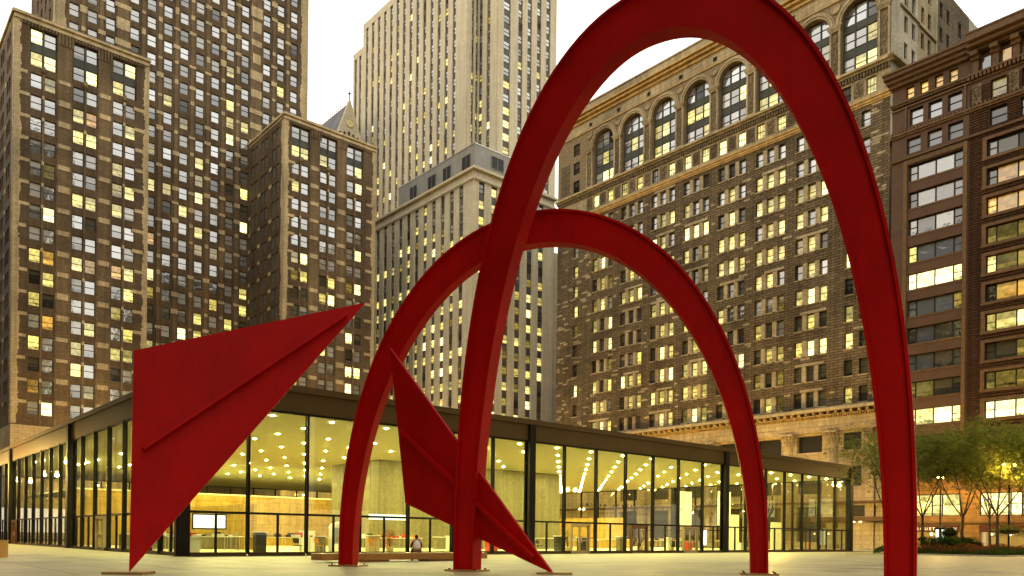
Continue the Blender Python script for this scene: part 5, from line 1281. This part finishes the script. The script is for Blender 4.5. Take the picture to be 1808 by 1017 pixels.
t = empty('lit_kiosk', 99.5, 37.2, .1, 'white glowing advertising kiosk behind the tree trunks', 'kiosk'); b = MB(); b.box(-.12, .12, -.6, .6, 0, .6); b.box(-.12, .12, -.6, .6, 2.6, 2.8); b.box(-.12, .12, -.6, -.5, .6, 2.6); b.box(-.12, .12, .5, .6, .6, 2.6); b.box(-.12, .12, -.15, .15, .6, 2.6); b.build('kiosk_frame', M['steel'], t); b = MB(); b.box(-.08, .08, -.5, -.15, .6, 2.6); b.build('lit_panel', M['screen'], t); b = MB(); b.box(-.08, .08, .15, .5, .6, 2.6); b.build('lit_panel', M['screen'], t); b = MB(); b.lathe([(.01, 3.15), (.3, 3.05), (.6, 2.8)], 14); b.build('kiosk_cap', M['steel'], t)
t = empty('fire_hydrant', 95.5, 51.5, .0, 'small red fire hydrant by the glass pavilion corner and dark hedge', 'hydrant'); b = MB(); b.lathe([(.2, 0), (.2, .08), (.13, .1), (.13, .62), (.17, .64), (.17, .7), (.12, .82), (.03, .92), (.03, .98), (.01, .98)], 14); b.build('barrel', M['redp'], t)
for s in (-1, 1): b = MB(); b.tube((0, 0, .5), (s*.24, 0, .5), .06, .06, 10); b.build('nozzle', M['redp'], t)
# low planter with hedge mound left part
PH = empty('hedge_mound', 79.5, 33.6, 0, 'rounded dark clipped hedge mound left of the thick red arch foot', 'hedge')
rnd = random.Random(9); f = MB()
for _ in range(9000):
    x, y = rnd.uniform(-3.6, 3.6), rnd.uniform(-1.8, 1.8); e = 1-(x/3.6)**2-(y/1.8)**2
    if e <= 0: continue
    z = 1.05*sqrt(e)*rnd.uniform(.6, 1.05); a = Vector((rnd.gauss(0, 1), rnd.gauss(0, 1), rnd.gauss(.3, .5))).normalized()*.13; s = a.cross(Vector((0, 0, 1))).normalized()*.05; c = Vector((x, y, z)); f.quad(tuple(c), tuple(c+a*.5+s), tuple(c+a), tuple(c+a*.5-s))
f.build('foliage', M['shrub'], PH)
# wall block at the very left edge
t = empty('stone_pillar', 0, 0, 0, 'narrow brown granite pillar cut by the left picture edge', 'pillar'); t.location = (-24.72, 37.6, 0); t.rotation_euler = (0, 0, 0); b = MB(); b.box(-.5, .5, -.5, .5, 0, .78); b.build('shaft', M['bench'], t); b = MB(); b.box(-.53, .53, -.53, .53, .78, .84); b.build('cap', M['bench'], t)

#=================================================================== dark office towers around the plaza, behind and beside the viewpoint
def dark_tower(p0, p1, q0_, q1, h, label, seed):
    rnd = random.Random(seed); t = empty('dark_steel_tower', p0, q0_, 0, label, 'building', 'dark steel towers round the plaza')
    wx, wy = p1-p0, q1-q0_; b = MB(); b.box(0, wx, 0, wy, 9, h); b.box(wx*.15, wx*.85, wy*.2, wy*.8, 0, 9); b.build('tower_body', M['steel'], t)
    lit = {k: MB() for k in ('lit', 'dim', 'dark')}; mu = MB(); fl = 3.9; nz = int((h-12)/fl)
    for (face, off, ln, sgn) in (('A', 0, wx, 1), ('A', wy, wx, -1), ('B', 0, wy, 1), ('B', wx, wy, -1)):
        n_ = int(ln/4.5)
        for i in range(n_):
            u0 = ln*i/n_; u1 = ln*(i+1)/n_
            bx = cbox(face, off, u0-.08, u0+.08, .0 if sgn > 0 else -.25, .25 if sgn > 0 else 0, 9, h); mu.box(*bx)
            for j in range(nz):
                z = 11+j*fl; k = 'lit' if rnd.random() < .16 else ('dim' if rnd.random() < .3 else 'dark'); n = .03*sgn
                lit[k].quad(cpos(face, off, u0+.2, n, z), cpos(face, off, u1-.2, n, z), cpos(face, off, u1-.2, n, z+2.5), cpos(face, off, u0+.2, n, z+2.5), 0, [(i+j*7+.001, 0), (i+j*7+.999, 0), (i+j*7+.999, 1), (i+j*7+.001, 1)])
    mu.build('mullion_mass', M['steel'], t, kind='stuff')
    for k in lit: lit[k].build('window_mass', P[k], t, kind='stuff')
dark_tower(5, 75, -95, -60, 165, 'tall dark steel office tower standing behind the viewpoint across the plaza', 1)
dark_tower(112, 145, -130, -15, 115, 'long dark steel office slab standing right of the plaza outside the picture', 2)
dark_tower(-60, -14, -20, 300, 85, 'lower dark office block standing left of the plaza outside the picture', 3)  # unseen block, added and stretched to keep bright sky out of the left glass
